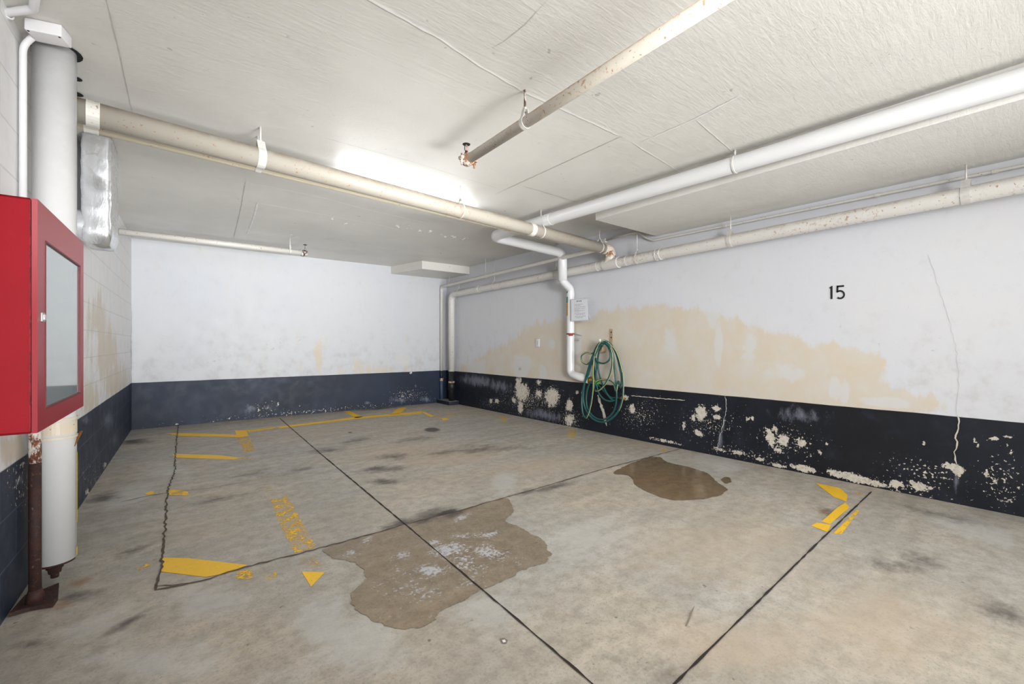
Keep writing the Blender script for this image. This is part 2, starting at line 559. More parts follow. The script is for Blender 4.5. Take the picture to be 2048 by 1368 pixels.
TEALD = simple('dark sticker lettering', '#1f5558', 0.5)
AMBER = simple('amber sticker', '#e0a82a', 0.5)
AMBERD = simple('brown sticker lettering', '#8a6a1f', 0.5)
PLASTIC = simple('white plastic', '#e2e2e4', 0.35, var=0.03)
BRASS = simple('worn brass', '#b59a5a', 0.35, 0.9)
HOSEG = simple('dark green hose', '#1f5755', 0.30, var=0.1)
HOSEY = simple('yellow hose stripe', '#c6bd76', 0.4, var=0.1)
GREENF = simple('bright green fitting', '#58b52a', 0.4)
REDB = simple('rusty red clamp', '#8c2f22', 0.6, var=0.3)
YSTRIPE = simple('yellow stripe', '#e6cf3a', 0.5)
TAN = simple('tan hook saddle', '#b39a80', 0.6)
COPPER = simple('brown metal strip', '#8a5a2c', 0.5, 0.3)
INNER = simple('cabinet lining', '#c9c6c2', 0.6)
CANVAS = simple('canvas fire hose', '#d9d4c6', 0.8)
TUBE = mat_emit('lit tube', 46.0, (0.93, 0.965, 1.0))

# ------------------------------------------------------------------ survey fields
def blobs(u, v, lst):
    f = np.full(u.shape, -1.0)
    for b in lst:
        cx, cy, rx, ry = b[:4]
        a = math.radians(b[4]) if len(b) > 4 else 0.0
        w = b[5] if len(b) > 5 else 1.0
        du, dv = u - cx, v - cy
        p = (du * math.cos(a) + dv * math.sin(a)) / rx
        q = (-du * math.sin(a) + dv * math.cos(a)) / ry
        r = np.sqrt(p * p + q * q)
        f = np.maximum(f, np.clip(1 - r, -1, 1) * w)
    return f

def poly_sd(u, v, poly):
    """signed distance in px, positive inside"""
    n = len(poly); inside = np.zeros(u.shape, bool); dist = np.full(u.shape, 1e9)
    for i in range(n):
        x0, y0 = poly[i]; x1, y1 = poly[(i + 1) % n]
        c = ((y0 > v) != (y1 > v)) & (u < (x1 - x0) * (v - y0) / ((y1 - y0) if y1 != y0 else 1e-9) + x0)
        inside ^= c
        ex, ey = x1 - x0, y1 - y0
        t = np.clip(((u - x0) * ex + (v - y0) * ey) / (ex * ex + ey * ey), 0, 1)
        dist = np.minimum(dist, np.hypot(u - x0 - t * ex, v - y0 - t * ey))
    return np.where(inside, dist, -dist)

def grid_surface(name, A, B, up, nu, nv, mat, fields, along=False):
    """a flat gridded wall or slab carrying measured stain fields as attributes"""
    A, B, up = V(A), V(B), V(up)
    s = np.linspace(0, 1, nu + 1); t = np.linspace(0, 1, nv + 1)
    S, T = np.meshgrid(s, t)
    S, T = S.ravel(), T.ravel()
    P = np.array(A)[None] + S[:, None] * np.array(B - A)[None] + T[:, None] * np.array(up)[None]
    faces = [(j * (nu + 1) + i, j * (nu + 1) + i + 1, (j + 1) * (nu + 1) + i + 1, (j + 1) * (nu + 1) + i)
             for j in range(nv) for i in range(nu)]
    me = bpy.data.meshes.new(name)
    me.from_pydata(P.tolist(), [], faces)
    u, v, d = project(P)
    for key, fn in fields.items():
        val = np.where(d > 0.3, fn(u, v), -1.0).astype(np.float32)
        at = me.attributes.new(key, 'FLOAT', 'POINT'); at.data.foreach_set('value', val)
    if along:
        at = me.attributes.new('along', 'FLOAT', 'POINT')
        at.data.foreach_set('value', (S * (B - A).length).astype(np.float32))
    me.materials.append(mat)
    o = bpy.data.objects.new(name, me); C.objects.link(o)
    return tag(o, kind='structure')

# ------------------------------------------------------------------ shell
dark = [(868, 1034, 62, 20, -12, 1.0), (800, 1046, 60, 12, -15, .8), (790, 913, 46, 9, -5, .8), (765, 938, 60, 10, -4, .9),
        (770, 962, 50, 9, 0, .8), (600, 940, 40, 8, -8, .6), (720, 880, 50, 7, -8, .6), (820, 880, 60, 6, -6, .5),
        (270, 884, 45, 7, -4, 1.0), (205, 995, 50, 14, -8, .9), (255, 1245, 70, 10, -28, .9), (150, 1190, 60, 18, -10, .7),
        (60, 1290, 60, 14, -10, .6), (270, 1100, 60, 10, -15, .5), (1110, 974, 60, 9, -12, .9), (1050, 985, 40, 8, -15, .6),
        (1650, 1020, 50, 12, 10, .6), (1840, 1120, 80, 22, 15, .5), (2020, 1230, 80, 30, 20, .7), (1280, 1330, 120, 30, 10, .4),
        (940, 900, 160, 12, -4, .5), (1790, 1130, 120, 18, 8, .5), (430, 1000, 90, 10, -8, .5), (500, 950, 80, 10, -5, .4),
        (1330, 935, 40, 7, 5, .6), (760, 817, 60, 3, -5, .9), (1880, 1030, 120, 10, 12, .6), (660, 900, 60, 7, -6, .6)]
oil = [(865, 860, 20, 6, 0, 1.3), (893, 1026, 34, 9, -16, 1.1), (700, 865, 6, 1.5, 0, 1)]
pale = [(1010, 965, 34, 26, -20, 1.0), (720, 1290, 110, 80, 0, .8), (1180, 1080, 150, 60, -10, .6), (640, 1240, 70, 60, 0, .9),
        (1430, 925, 60, 22, 12, .9), (1950, 1060, 120, 26, 14, .8), (260, 990, 70, 22, -20, .9), (200, 1240, 120, 40, -20, .6), (980, 1230, 90, 60, 0, .6),
        (330, 940, 60, 30, 0, .6), (420, 1200, 120, 40, 0, .6), (1040, 818, 120, 14, 8, .6), (300, 1320, 200, 50, 0, .6)]
warm = [(900, 915, 130, 22, -4, .9), (1080, 930, 130, 24, -6, .8), (1450, 1100, 300, 90, 0, .7), (1500, 1290, 260, 80, 0, .8), (1750, 1250, 260, 120, 0, .8),
        (820, 900, 150, 20, -5, .7), (640, 860, 150, 18, -5, .5), (1300, 890, 90, 14, 10, .6), (420, 1060, 100, 60, 0, .4)]
rustf = [(160, 1165, 40, 14, -15, 1.0), (240, 1190, 10, 4, 0, .8), (255, 935, 18, 4, 0, .6), (1650, 1025, 40, 10, 20, .6), (120, 1210, 40, 12, -10, .7)]

fl = grid_surface('floor', (-0.85, -4, 0), (XR, -4, 0), (0, 11.5, 0), 257, 575, FLOOR, {
    'dark': lambda u, v: blobs(u, v, dark), 'oil': lambda u, v: blobs(u, v, oil), 'pale': lambda u, v: blobs(u, v, pale),
    'warm': lambda u, v: blobs(u, v, warm), 'rust': lambda u, v: blobs(u, v, rustf)})

ce = MB().quad(V((-0.85, -4, CEIL)), V((XR, -4, CEIL)), V((XR, 7.5, CEIL)), V((-0.85, 7.5, CEIL))).build('ceiling', CEILM)
tag(ce, kind='structure')

beige_poly = [(905, 748), (930, 722), (975, 698), (1030, 668), (1052, 648), (1095, 640), (1150, 632), (1200, 622), (1260, 612), (1330, 606),
              (1400, 618), (1440, 628), (1490, 645), (1560, 658), (1620, 684), (1700, 694), (1752, 702), (1775, 725), (1765, 760),
              (1800, 775), (1870, 785), (1890, 815), (1800, 850), (1300, 800), (905, 750)]
def f_stain(u, v):
    return np.clip(poly_sd(u, v, beige_poly) / 45.0, -1, 0.9)
scar = [(1042, 732, 22, 30, 0, 1), (1437, 690, 10, 55, 0, .9), (1085, 745, 10, 20, 0, .6), (1425, 640, 12, 20, 0, .7), (1670, 778, 14, 26, 0, .9), (1690, 785, 10, 26, 0, .7),
        (1770, 805, 60, 12, 5, 1), (955, 735, 24, 18, 0, .7), (1575, 745, 50, 20, 0, .45), (1155, 690, 10, 30, 0, .7), (1104, 690, 8, 14, 0, .7), (1500, 700, 20, 40, 0, .4), (1340, 680, 14, 50, 0, .35)]
grime = [(1788, 687, 7, 10, 0, .9), (1690, 650, 60, 30, 0, .35), (1040, 738, 8, 10, 0, .8), (1760, 690, 6, 10, 0, .7), (1850, 700, 120, 60, 0, .3), (1500, 725, 40, 12, 0, .4)]
peel = [(1044, 784, 15, 19), (1037, 770, 7, 18), (1041, 814, 6, 15), (1104, 794, 15, 21), (1139, 810, 8, 14), (1139, 839, 11, 12, 0, .6),
        (1077, 765, 5, 6, 0, .7), (1077, 787, 7, 9, 0, .6), (994, 802, 5, 5, 0, .8), (982, 802, 3, 5, 0, .8), (1028, 801, 4, 7, -25, .8), (1154, 784, 4, 4), (1165, 786, 3, 5),
        (1264, 818, 6, 10), (1250, 796, 7, 7), (1402, 826, 12, 17), (1387, 835, 4, 8), (1432, 817, 10, 6), (1433, 835, 9, 5), (1368, 852, 4, 9, 0, .8),
        (1396, 866, 13, 5, 35), (1541, 875, 9, 22, -15), (1566, 881, 12, 14), (1603, 885, 12, 9, 20), (1556, 901, 11, 5, 20), (1654, 887, 3, 6), (1551, 860, 4, 12, -20),
        (1495, 838, 2.5, 7), (1505, 836, 3.5, 7, -20), (1846, 887, 4, 5), (1907, 935, 27, 8, 15), (1917, 946, 10, 9), (1954, 887, 4, 12, -30), (2019, 899, 3.5, 16, -28),
        (1990, 877, 20, 3, -8), (2020, 873, 14, 3, -6), (1607, 937, 30, 7, 14), (1710, 956, 54, 9, 13), (1793, 968, 16, 9, 10), (1840, 972, 26, 9, 13), (1477, 905, 16, 5, 12, .8),
        (1520, 919, 10, 4, 12), (1556, 931, 20, 4, 13), (1972, 948, 6, 9, -20), (1992, 961, 6, 6), (2014, 1001, 14, 4, 10), (1440, 899, 20, 3, 12, .8), (1330, 882, 40, 3, 12, .7),
        (1670, 946, 20, 6, 12, .9), (1740, 964, 40, 7, 13, .8), (1640, 905, 6, 4, 30, .8), (1620, 912, 5, 4, 30, .8)]
speck = [(1060, 800, 90, 40, 0, .9), (1280, 830, 70, 40, 0, .85), (1420, 845, 80, 45, 0, .8), (1580, 885, 90, 45, 10, .85), (1850, 945, 110, 40, 14, .9), (2000, 960, 70, 70, 0, .9),
         (1140, 840, 40, 30, 0, 1.0), (985, 805, 40, 16, 0, .7), (1500, 910, 120, 18, 13, .9), (1800, 975, 160, 20, 14, .9)]
scuffR = [(955, 762, 48, 16, 8, 1), (1000, 772, 40, 16, 8, .8), (1600, 830, 80, 22, 5, .6), (1090, 830, 60, 16, 12, .8), (1913, 960, 8, 40, 0, 1.0), (1440, 880, 7, 28, 0, 1.0), (1448, 850, 4, 20, 10, .9)]
wr = grid_surface('wall_right', BR, RF, (0, 0, CEIL), 630, 123, W_R, {
    'stain': f_stain, 'scar': lambda u, v: blobs(u, v, scar), 'grime': lambda u, v: blobs(u, v, grime),
    'peel': lambda u, v: blobs(u, v, peel), 'speck': lambda u, v: blobs(u, v, speck), 'scuff': lambda u, v: blobs(u, v, scuffR)})

stainB = [(635, 715, 8, 34, 0, .35), (712, 735, 6, 20, 0, .30), (598, 735, 8, 14, 0, .3), (740, 740, 60, 12, 0, .2)]
scuffB = [(500, 818, 16, 14, 0, .9), (535, 815, 14, 10, 0, .6), (735, 806, 12, 5, 0, .9), (800, 800, 30, 8, 0, .7), (850, 798, 20, 8, 0, .7), (832, 772, 4, 6, 0, .7)]
peelB = [(556, 808, 2.5, 5, 0, .9), (518, 821, 2, 4, 0, .8), (822, 745, 3, 3, -30, .9), (600, 812, 2, 1.5, 0, .8), (353, 848, 4, 2, 0, .9), (321, 848, 2, 6, 0, .6), (458, 837, 3, 2, 0, .8)]
speckB = [(530, 815, 40, 16, 0, .7), (820, 790, 50, 20, 0, .8), (600, 825, 300, 8, -5, .8)]
grimeB = [(430, 720, 80, 12, -25, .5), (550, 690, 60, 30, 0, .45), (600, 680, 30, 20, 0, .5)]
wb = grid_surface('wall_back', BL, BR, (0, 0, CEIL), 227, 123, W_B, {
    'stain': lambda u, v: blobs(u, v, stainB), 'scar': lambda u, v: blobs(u, v, [(805, 720, 16, 16, 0, .7)]), 'grime': lambda u, v: blobs(u, v, grimeB),
    'peel': lambda u, v: blobs(u, v, peelB), 'speck': lambda u, v: blobs(u, v, speckB), 'scuff': lambda u, v: blobs(u, v, scuffB)})

stainL = [(195, 640, 20, 50, 0, .5), (210, 710, 30, 60, 0, .5), (230, 760, 30, 40, 0, .5), (180, 800, 20, 40, 0, .4), (20, 900, 40, 30, 0, .4)]
scuffL = [(170, 840, 20, 12, 0, .7), (215, 840, 20, 30, 0, .6), (40, 960, 14, 20, 0, .8), (230, 880, 20, 20, 0, .5), (150, 940, 30, 40, 0, .5)]
peelL = [(175, 985, 6, 6, 0, .6), (210, 930, 5, 5, 0, .6), (45, 930, 5, 8, 0, .8), (40, 1130, 4, 4, 0, .7)]
wl = grid_surface('wall_left', LF, BL, (0, 0, CEIL), 380, 82, W_L, {
    'stain': lambda u, v: blobs(u, v, stainL), 'scar': lambda u, v: np.full(u.shape, -1.0), 'grime': lambda u, v: blobs(u, v, [(262, 700, 3, 80, 0, .9)]),
    'peel': lambda u, v: blobs(u, v, peelL), 'speck': lambda u, v: blobs(u, v, [(190, 970, 40, 60, 0, .6), (40, 970, 40, 60, 0, .8)]), 'scuff': lambda u, v: blobs(u, v, scuffL)}, along=True)

# dropped slabs under the ceiling
def slab(name, x0, x1, y0, y1, z0, mat=CEILM):
    b = MB().box(V(((x0 + x1) / 2, (y0 + y1) / 2, (z0 + CEIL) / 2)), (1, 0, 0), (0, 1, 0), (0, 0, 1), x1 - x0, y1 - y0, CEIL - z0)
    return tag(b.build(name, mat), kind='structure')
slab('trim_1', 3.268, XR - 0.002, -4.0, 2.80, 2.285)
sa, sb = at_z(844, 537.6, 2.33), on_back(782, 552, 0.002)
sb2 = V((sb.x, sb.y, 2.33)); sc2 = V((XR - 0.002, 7.345, 2.33)); sd2 = V((XR - 0.002, sa.y - 0.02, 2.33))
tag(MB().prism([sa, sb2, sc2, sd2], (0, 0, CEIL - 2.33)).build('trim_2', CEILM), kind='structure')

# ------------------------------------------------------------------ floor markings, joints
def flat_poly(name, px, mat, parent, z=0.0015, label=None):
    pts = [at_z(p[0], p[1], z) for p in px]
    bm = bmesh.new()
    vs = [bm.verts.new(p) for p in pts]
    f = bm.faces.new(vs)
    if f.normal.z < 0: f.normal_flip()
    bmesh.ops.triangulate(bm, faces=[f])
    me = bpy.data.meshes.new(name); bm.to_mesh(me); bm.free()
    me.materials.append(mat)
    o = bpy.data.objects.new(name, me); C.objects.link(o)
    o.parent = parent
    if label: o['label'] = label
    return o

Y0, Y1, Y2, Y3 = mat_yellow('fresh yellow line paint', 0.33), mat_yellow('scuffed yellow line paint', 0.46), mat_yellow('worn yellow line paint', 0.515), mat_yellow('almost gone yellow line paint', 0.585)
marks = [
    ([(329, 866.5), (353, 865.8), (474, 869), (477, 874.2), (364, 872), (345, 869)], Y0),
    ([(470, 861), (493, 860), (497, 872), (474, 875)], Y0),
    ([(493, 860), (552, 853.6), (552, 857), (497, 864.5)], Y1),
    ([(554, 853.4), (625, 844.6), (640, 843), (710, 834), (786, 827.6), (842, 822.4), (844, 827.4), (786, 831.4), (712, 838), (640, 847), (560, 856.5)], Y0),
    ([(687, 822.5), (700, 822), (726, 834), (711, 836)], Y0),
    ([(797, 816), (814, 815), (799, 827), (780, 829)], Y0),
    ([(841, 822.6), (850, 824), (869, 832.4), (861, 834)], Y0),
    ([(866, 831), (871, 831), (888, 836), (880, 838)], Y2),
    ([(883, 837), (892, 835.5), (899, 839.5), (886, 840.8)], Y0),
    ([(897, 827), (910, 825), (904, 832), (894, 835)], Y2),
    ([(997, 833), (1014, 832), (1013, 840), (1010, 846), (1002, 842)], Y2),
    ([(1134, 858), (1151, 858), (1152, 874), (1137, 874)], Y2),
    ([(474, 876), (497, 873), (512, 901), (489, 906)], Y2),
    ([(345, 909), (353, 907.6), (440, 910.5), (482, 915.5), (468, 919), (432, 918), (350, 915)], Y0),
    ([(480, 914.5), (506, 917), (505, 920), (476, 919)], Y2),
    ([(289, 987), (300, 982.5), (307, 981.5), (308, 988), (296, 990)], Y0),
    ([(337, 979), (366, 980), (376, 984), (378, 991), (339, 990)], Y1),
    ([(376, 984), (456, 988), (454, 995), (378, 992)], Y3),
    ([(514, 956), (536, 952), (556, 990), (532, 998)], Y3),
    ([(540, 998), (575, 990), (632, 1094), (590, 1106), (560, 1050)], Y2),
    ([(590, 1112), (632, 1101), (648, 1137), (606, 1142)], Y3),
    ([(603, 1143), (650, 1144), (622, 1173)], Y0),
    ([(324, 1115), (377, 1116), (496, 1130), (460, 1145), (412, 1154), (322, 1143)], Y0),
    ([(474, 1144), (500, 1138), (512, 1152), (500, 1158), (472, 1157)], Y2),
    ([(527, 1145), (552, 1143), (556, 1156), (540, 1161), (528, 1158)], Y2),
    ([(272, 1139), (300, 1124), (304, 1129), (276, 1143)], Y2),
    ([(300, 992), (330, 986), (334, 990), (304, 996)], Y3),
    ([(1631, 966), (1680, 976), (1695, 990), (1693, 1003), (1668, 994)], Y0),
    ([(1691, 1005), (1699, 1015), (1660, 1048), (1643, 1043), (1676, 1014)], Y0),
    ([(1634, 1045), (1662, 1050), (1655, 1064), (1622, 1051)], Y0),
    ([(1713, 1020), (1719, 1021), (1683, 1068), (1666, 1067)], Y1),
    ([(1711, 984), (1722, 984), (1723, 989), (1713, 989)], Y2),
    ([(480, 843), (500, 842), (499, 845), (482, 845)], Y3), ([(515, 842.5), (540, 842), (540, 845), (517, 845)], Y3),
    ([(1322, 897), (1332, 899), (1334, 904), (1325, 903)], Y2),
]
lab = {id(Y0): 'solid yellow painted line', id(Y1): 'scuffed yellow painted line', id(Y2): 'worn patch of yellow paint', id(Y3): 'faint remains of yellow paint'}
for px, mt in marks:
    flat_poly('yellow_line', px, mt, fl, label=lab[id(mt)])

def strip(name, px, w, mat, parent, place, nrm, jit=0.0, step=0.05, label=None):
    """thin ribbon along a measured polyline on a surface, slightly ragged"""
    pts = [place(*p) for p in px]
    path = [pts[0]]
    for a, b in zip(pts[:-1], pts[1:]):
        k = max(1, int((b - a).length / step))
        path += [lerp(a, b, i / k) for i in range(1, k + 1)]
    nrm = V(nrm)
    vs, fs = [], []
    rnd = random.Random(int(px[0][0] * 7 + px[0][1]))
    for i, p in enumerate(path):
        t = (path[min(i + 1, len(path) - 1)] - path[max(i - 1, 0)]).normalized()
        sd = t.cross(nrm).normalized()
        j = (rnd.random() - 0.5) * 2 * jit
        ww = w * (0.5 if jit == 0 else 0.25 + 0.5 * rnd.random())
        if i in (0, len(path) - 1): ww *= 0.4
        vs += [p + sd * (j + ww), p + sd * (j - ww)]
    for i in range(len(path) - 1):
        fs.append((2 * i, 2 * i + 1, 2 * i + 3, 2 * i + 2))
    return MB().add(vs, fs).build(name, mat, parent, label)

zf = lambda h: (lambda a, b: at_z(a, b, h))
strip('expansion_joint', [(559, 836), (640, 906), (810, 1048), (1000, 1209), (1190, 1371), (1500, 1640)], 0.0085, JOINTM, fl, zf(0.0035), (0, 0, 1), 0.0012, 0.04, 'sawn joint running towards the camera')
strip('expansion_joint', [(1743, 983), (1642, 1079), (1345, 1371), (1100, 1612)], 0.0080, JOINTM, fl, zf(0.0035), (0, 0, 1), 0.0006, 0.05, 'sawn joint running to the right wall')
strip('crack', [(1362, 897), (1290, 916), (1205, 938), (1080, 975), (970, 1006), (905, 1025), (811, 1048)], 0.009, CRACKM, fl, zf(0.0035), (0, 0, 1), 0.004, 0.04, 'cracked cross joint')
strip('crack', [(811, 1048), (735, 1070), (600, 1106), (490, 1134), (440, 1150), (400, 1162), (312, 1180)], 0.010, CRACKM, fl, zf(0.0035), (0, 0, 1), 0.007, 0.03, 'crack through the yellow paint')
strip('crack', [(357, 849), (353, 880), (349, 945), (338, 972), (333, 1000), (331, 1045), (325, 1110), (321, 1150), (313, 1180)], 0.009, CRACKM, fl, zf(0.0035), (0, 0, 1), 0.007, 0.03, 'ragged crack running to the back wall')
strip('crack', [(240, 1004), (290, 993), (338, 984)], 0.006, CRACKM, fl, zf(0.003), (0, 0, 1), 0.004, 0.04, 'fine crack from the left wall')
strip('crack', [(350, 983), (420, 976), (480, 965), (590, 946)], 0.005, FAINTM, fl, zf(0.003), (0, 0, 1), 0.004, 0.04, 'fine crack fading out')
strip('crack', [(915, 892), (1010, 873), (1100, 855)], 0.006, FAINTM, fl, zf(0.003), (0, 0, 1), 0.004, 0.05, 'faint far crack')
strip('crack', [(1389, 1212), (1378, 1235), (1372, 1252), (1382, 1254)], 0.006, FAINTM, fl, zf(0.003), (0, 0, 1), 0.002, 0.03, 'grey scrape')
strip('crack', [(312, 1172), (360, 1168), (405, 1161)], 0.006, CRACKM, fl, zf(0.003), (0, 0, 1), 0.005, 0.03, 'chipped edge of the corner crack')

flat_poly('chipped_pit', [(1000, 1277), (1008, 1275), (1016, 1280), (1013, 1287), (1003, 1287)], FAINTM, fl, 0.002, 'small chipped pit')
flat_poly('chipped_pit', [(1004, 1280), (1010, 1279), (1012, 1284), (1006, 1285)], PAPER, fl, 0.004, 'white fleck in the pit')
zr = lambda h: (lambda a, b: on_right(a, b, h))
strip('crack', [(1914, 830), (1917, 850), (1911, 870), (1913, 890), (1909, 912), (1914, 935)], 0.007, simple('pale crack', '#cfc8bb', 0.9), wr, zr(0.0035), N_R, 0.006, 0.02, 'pale crack through the dark band')
strip('crack', [(1858, 508), (1866, 540), (1886, 600), (1900, 650), (1912, 690), (1917, 760), (1914, 832)], 0.0018, simple('hairline', '#c4c4c5', 0.9), wr, zr(0.003), N_R, 0.006, 0.03, 'hairline crack in the white paint')
strip('crack', [(1195, 790), (1201, 808), (1208, 828), (1213, 852)], 0.035, bpy.data.materials['pale crack'], wr, zr(0.003), N_R, 0.006, 0.025, 'peeled crack behind the hose')
strip('crack', [(1450, 790), (1453, 812), (1447, 850), (1438, 880), (1434, 905)], 0.006, bpy.data.materials['hairline'], wr, zr(0.003), N_R, 0.006, 0.02, 'whitened crack in the dark band')
strip('crack', [(1262, 791), (1300, 795), (1370, 801)], 0.007, bpy.data.materials['pale crack'], wr, zr(0.003), N_R, 0.003, 0.02, 'thin scratch')
strip('crack', [(1262, 615), (1262, 640), (1264, 700), (1266, 770), (1268, 858)], 0.012, bpy.data.materials['dirt in hairline crack'], wl, lambda a, b: on_left(263.5, b, 0.003), N_L, 0.004, 0.05, 'dirty open corner joint')

zc = lambda a, b: at_z(a, b, CEIL - 0.003)
DN = (0, 0, -1)
for px, w, mt, lb in [
    ([(700, -25), (740, 0), (880, 78), (960, 132), (1050, 185), (1140, 226), (1238, 271)], 0.011, SEAMW, 'raised white seam'),
    ([(1265, 285), (1310, 313), (1362, 345)], 0.010, SEAMW, 'raised white seam'),
    ([(1285, 284), (1390, 238), (1480, 192)], 0.010, SEAMW, 'raised white seam'),
    ([(1393, 240), (1430, 272), (1467, 304)], 0.008, SEAMW, 'raised white seam'),
    ([(1245, 272), (1130, 325), (990, 389)], 0.006, SEAMD, 'form board line'),
    ([(1045, 372), (1100, 388), (1155, 405)], 0.008, SEAMD, 'form board line'),
    ([(650, 276), (760, 306), (820, 322), (1000, 378)], 0.004, SEAMD, 'form board line'),
    ([(205, -30), (240, 110), (264, 224)], 0.003, SEAMD, 'form board line'),
    ([(491, 364), (482, 415), (468, 474)], 0.005, SEAMD, 'form board line'),
    ([(491, 364), (640, 394), (730, 418), (860, 448)], 0.010, SEAMW, 'raised white seam'),
    ([(516, 406), (506, 440), (494, 470)], 0.014, SEAMW, 'raised white seam'),
    ([(516, 406), (640, 428), (760, 450), (800, 461)], 0.010, SEAMW, 'raised white seam'),
    ([(610, 472), (680, 482), (790, 500)], 0.010, SEAMW, 'raised white seam'),
    ([(1095, 0), (1050, 50), (1010, 82), (985, 96)], 0.0025, SEAMD, 'form board line'),
]:
    strip('formwork_seam', px, w, mt, ce, zc, DN, w * 0.22, 0.04, lb)

# flakes of lifted paint behind the light
fk = MB(); rnd = random.Random(5)
for (x0, y0, x1, y1, n) in [(790, 448, 930, 478, 26), (640, 430, 700, 448, 8), (560, 470, 700, 482, 8)]:
    for _ in range(n):
        t = rnd.random()
        p = at_z(x0 + (x1 - x0) * t + rnd.uniform(-10, 10), y0 + (y1 - y0) * t + rnd.uniform(-4, 4), CEIL - 0.004)
        a = rnd.random() * 6.3; s = rnd.uniform(0.012, 0.045)
        d1 = V((math.cos(a), math.sin(a), -0.25)) * s; d2 = V((-math.sin(a), math.cos(a), 0)) * s * 0.5
        fk.add([p - d1, p + d2, p + d1, p - d2], [(0, 1, 2, 3)])
fko = fk.build('paint_flakes', SEAMW, ce, 'lifting flakes of white paint'); fko['kind'] = 'stuff'

# holes cut round the pipes at the left end of the ceiling
for (px, py, r) in [(118, 95, 0.092), (150, 157, 0.028), (152, 188, 0.03)]:
    c0 = at_z(px, py, CEIL - 0.002)
    if py == 95: c0 = at_d(109.5, 700, 2.04) + FWD * 0.004; c0.z = CEIL - 0.002
    n = 20
    MB().add([c0 + V((math.cos(2 * math.pi * k / n) * r, math.sin(2 * math.pi * k / n) * r, 0)) for k in range(n)], [tuple(range(n))]).build('pipe_hole', DARK, ce, 'dark gap in the slab around a pipe')

# ------------------------------------------------------------------ damp patches
def damp(name, px, mat, label, glints=None, soot=None, z=0.0025, jit=0.010):
    base = [at_z(p[0], p[1], z) for p in px]
    ring = []
    rnd = random.Random(3)
    n = len(base)
    for i in range(n):
        p0, p1, p2, p3 = base[i - 1], base[i], base[(i + 1) % n], base[(i + 2) % n]
        for k in range(16):
            t = k / 16
            q = 0.5 * ((2 * p1) + (p2 - p0) * t + (2 * p0 - 5 * p1 + 4 * p2 - p3) * t * t + (3 * p1 - p0 - 3 * p2 + p3) * t ** 3)
            a = mnoise.noise(q * 9) * jit * 1.8 + mnoise.noise(q * 24) * jit * 1.4 + mnoise.noise(q * 60) * jit * 0.9
            b = mnoise.noise(q * 9 + V((9, 3, 1))) * jit * 1.8 + mnoise.noise(q * 24 + V((4, 7, 2))) * jit * 1.4 + mnoise.noise(q * 60 + V((4, 7, 2))) * jit * 0.9
            ring.append(V((q.x + a, q.y + b)))
    xs = [p.x for p in ring]; ys = [p.y for p in ring]
    pts = list(ring); h = 0.025
    rx = np.array(xs); ry = np.array(ys)
    gx, gy = np.meshgrid(np.arange(min(xs), max(xs), h), np.arange(min(ys), max(ys), h))
    sd = poly_sd(gx.ravel(), gy.ravel(), list(zip(xs, ys)))
    for x, y, s in zip(gx.ravel(), gy.ravel(), sd):
        if s > 0.012: pts.append(V((x, y)))
    m = len(ring)
    vo, eo, fo, *_ = delaunay_2d_cdt(pts, [(i, (i + 1) % m) for i in range(m)], [], 1, 1e-5)
    me = bpy.data.meshes.new(name)
    o_ = V((sum(xs) / m, sum(ys) / m, 0))
    P = np.array([(v.x, v.y, z) for v in vo])
    me.from_pydata([(p[0] - o_.x, p[1] - o_.y, p[2]) for p in P], [], [tuple(f) for f in fo])
    u, v, d = project(P)
    for key, lst in (('glints', glints), ('soot', soot)):
        if lst:
            at = me.attributes.new(key, 'FLOAT', 'POINT'); at.data.foreach_set('value', blobs(u, v, lst).astype(np.float32))
    me.materials.append(mat)
    bm = bmesh.new(); bm.from_mesh(me)
    for f in bm.faces:
        if f.normal.z < 0: f.normal_flip()
    bm.to_mesh(me); bm.free()
    o = bpy.data.objects.new(name, me); o.location = o_; C.objects.link(o)
    return tag(o, label, 'puddle')

damp('damp_patch', [(653, 1096), (662, 1115), (690, 1119), (716, 1130), (730, 1150), (724, 1168), (703, 1187), (706, 1207), (732, 1233), (776, 1252), (820, 1256), (855, 1250),
                    (872, 1233), (899, 1211), (934, 1196), (978, 1174), (1022, 1152), (1057, 1135), (1088, 1126), (1099, 1112), (1090, 1086), (1066, 1069), (1031, 1051),
                    (1015, 1039), (1024, 1021), (1014, 997), (968, 1006), (908, 1025), (811, 1049), (732, 1072)],
     mat_damp('damp gritty concrete', '#d3c4b0', 0.06, 0.40, True),
     'large brown drying wet patch with painted silvery grit crossing the floor joint',
     glints=[(862, 1140, 42, 20, 0, .9), (900, 1100, 55, 18, -5, .8), (980, 1105, 50, 16, 15, .9), (960, 1070, 60, 8, -5, .6), (925, 1035, 22, 8, -20, .9), (870, 1085, 24, 9, 0, .8), (810, 1110, 30, 12, 0, .6),
           (735, 1080, 20, 8, -20, .6), (830, 1175, 60, 40, 0, .35), (930, 1130, 80, 40, 0, .3), (700, 1105, 25, 10, 0, .4)],
     soot=[(905, 1028, 40, 9, -18, 1), (850, 1042, 40, 8, -15, .8), (790, 1056, 30, 7, -15, .6)])
damp('puddle', [(1228, 946), (1259, 952), (1272, 970), (1303, 987), (1347, 1000), (1391, 998), (1435, 992), (1455, 979), (1435, 965), (1417, 948), (1382, 935), (1335, 924), (1322, 915), (1300, 914), (1277, 921), (1250, 932)],
     mat_damp('shallow brown water', '#bfab90', 0.18, 0.16, False), 'shallow brown puddle near the foot of the right wall', jit=0.006)
damp('puddle', [(1443, 958), (1452, 954), (1461, 957), (1463, 963), (1453, 967), (1446, 963)],
     bpy.data.materials['shallow brown water'], 'tiny damp spot just beyond the brown puddle by right wall', jit=0.003)

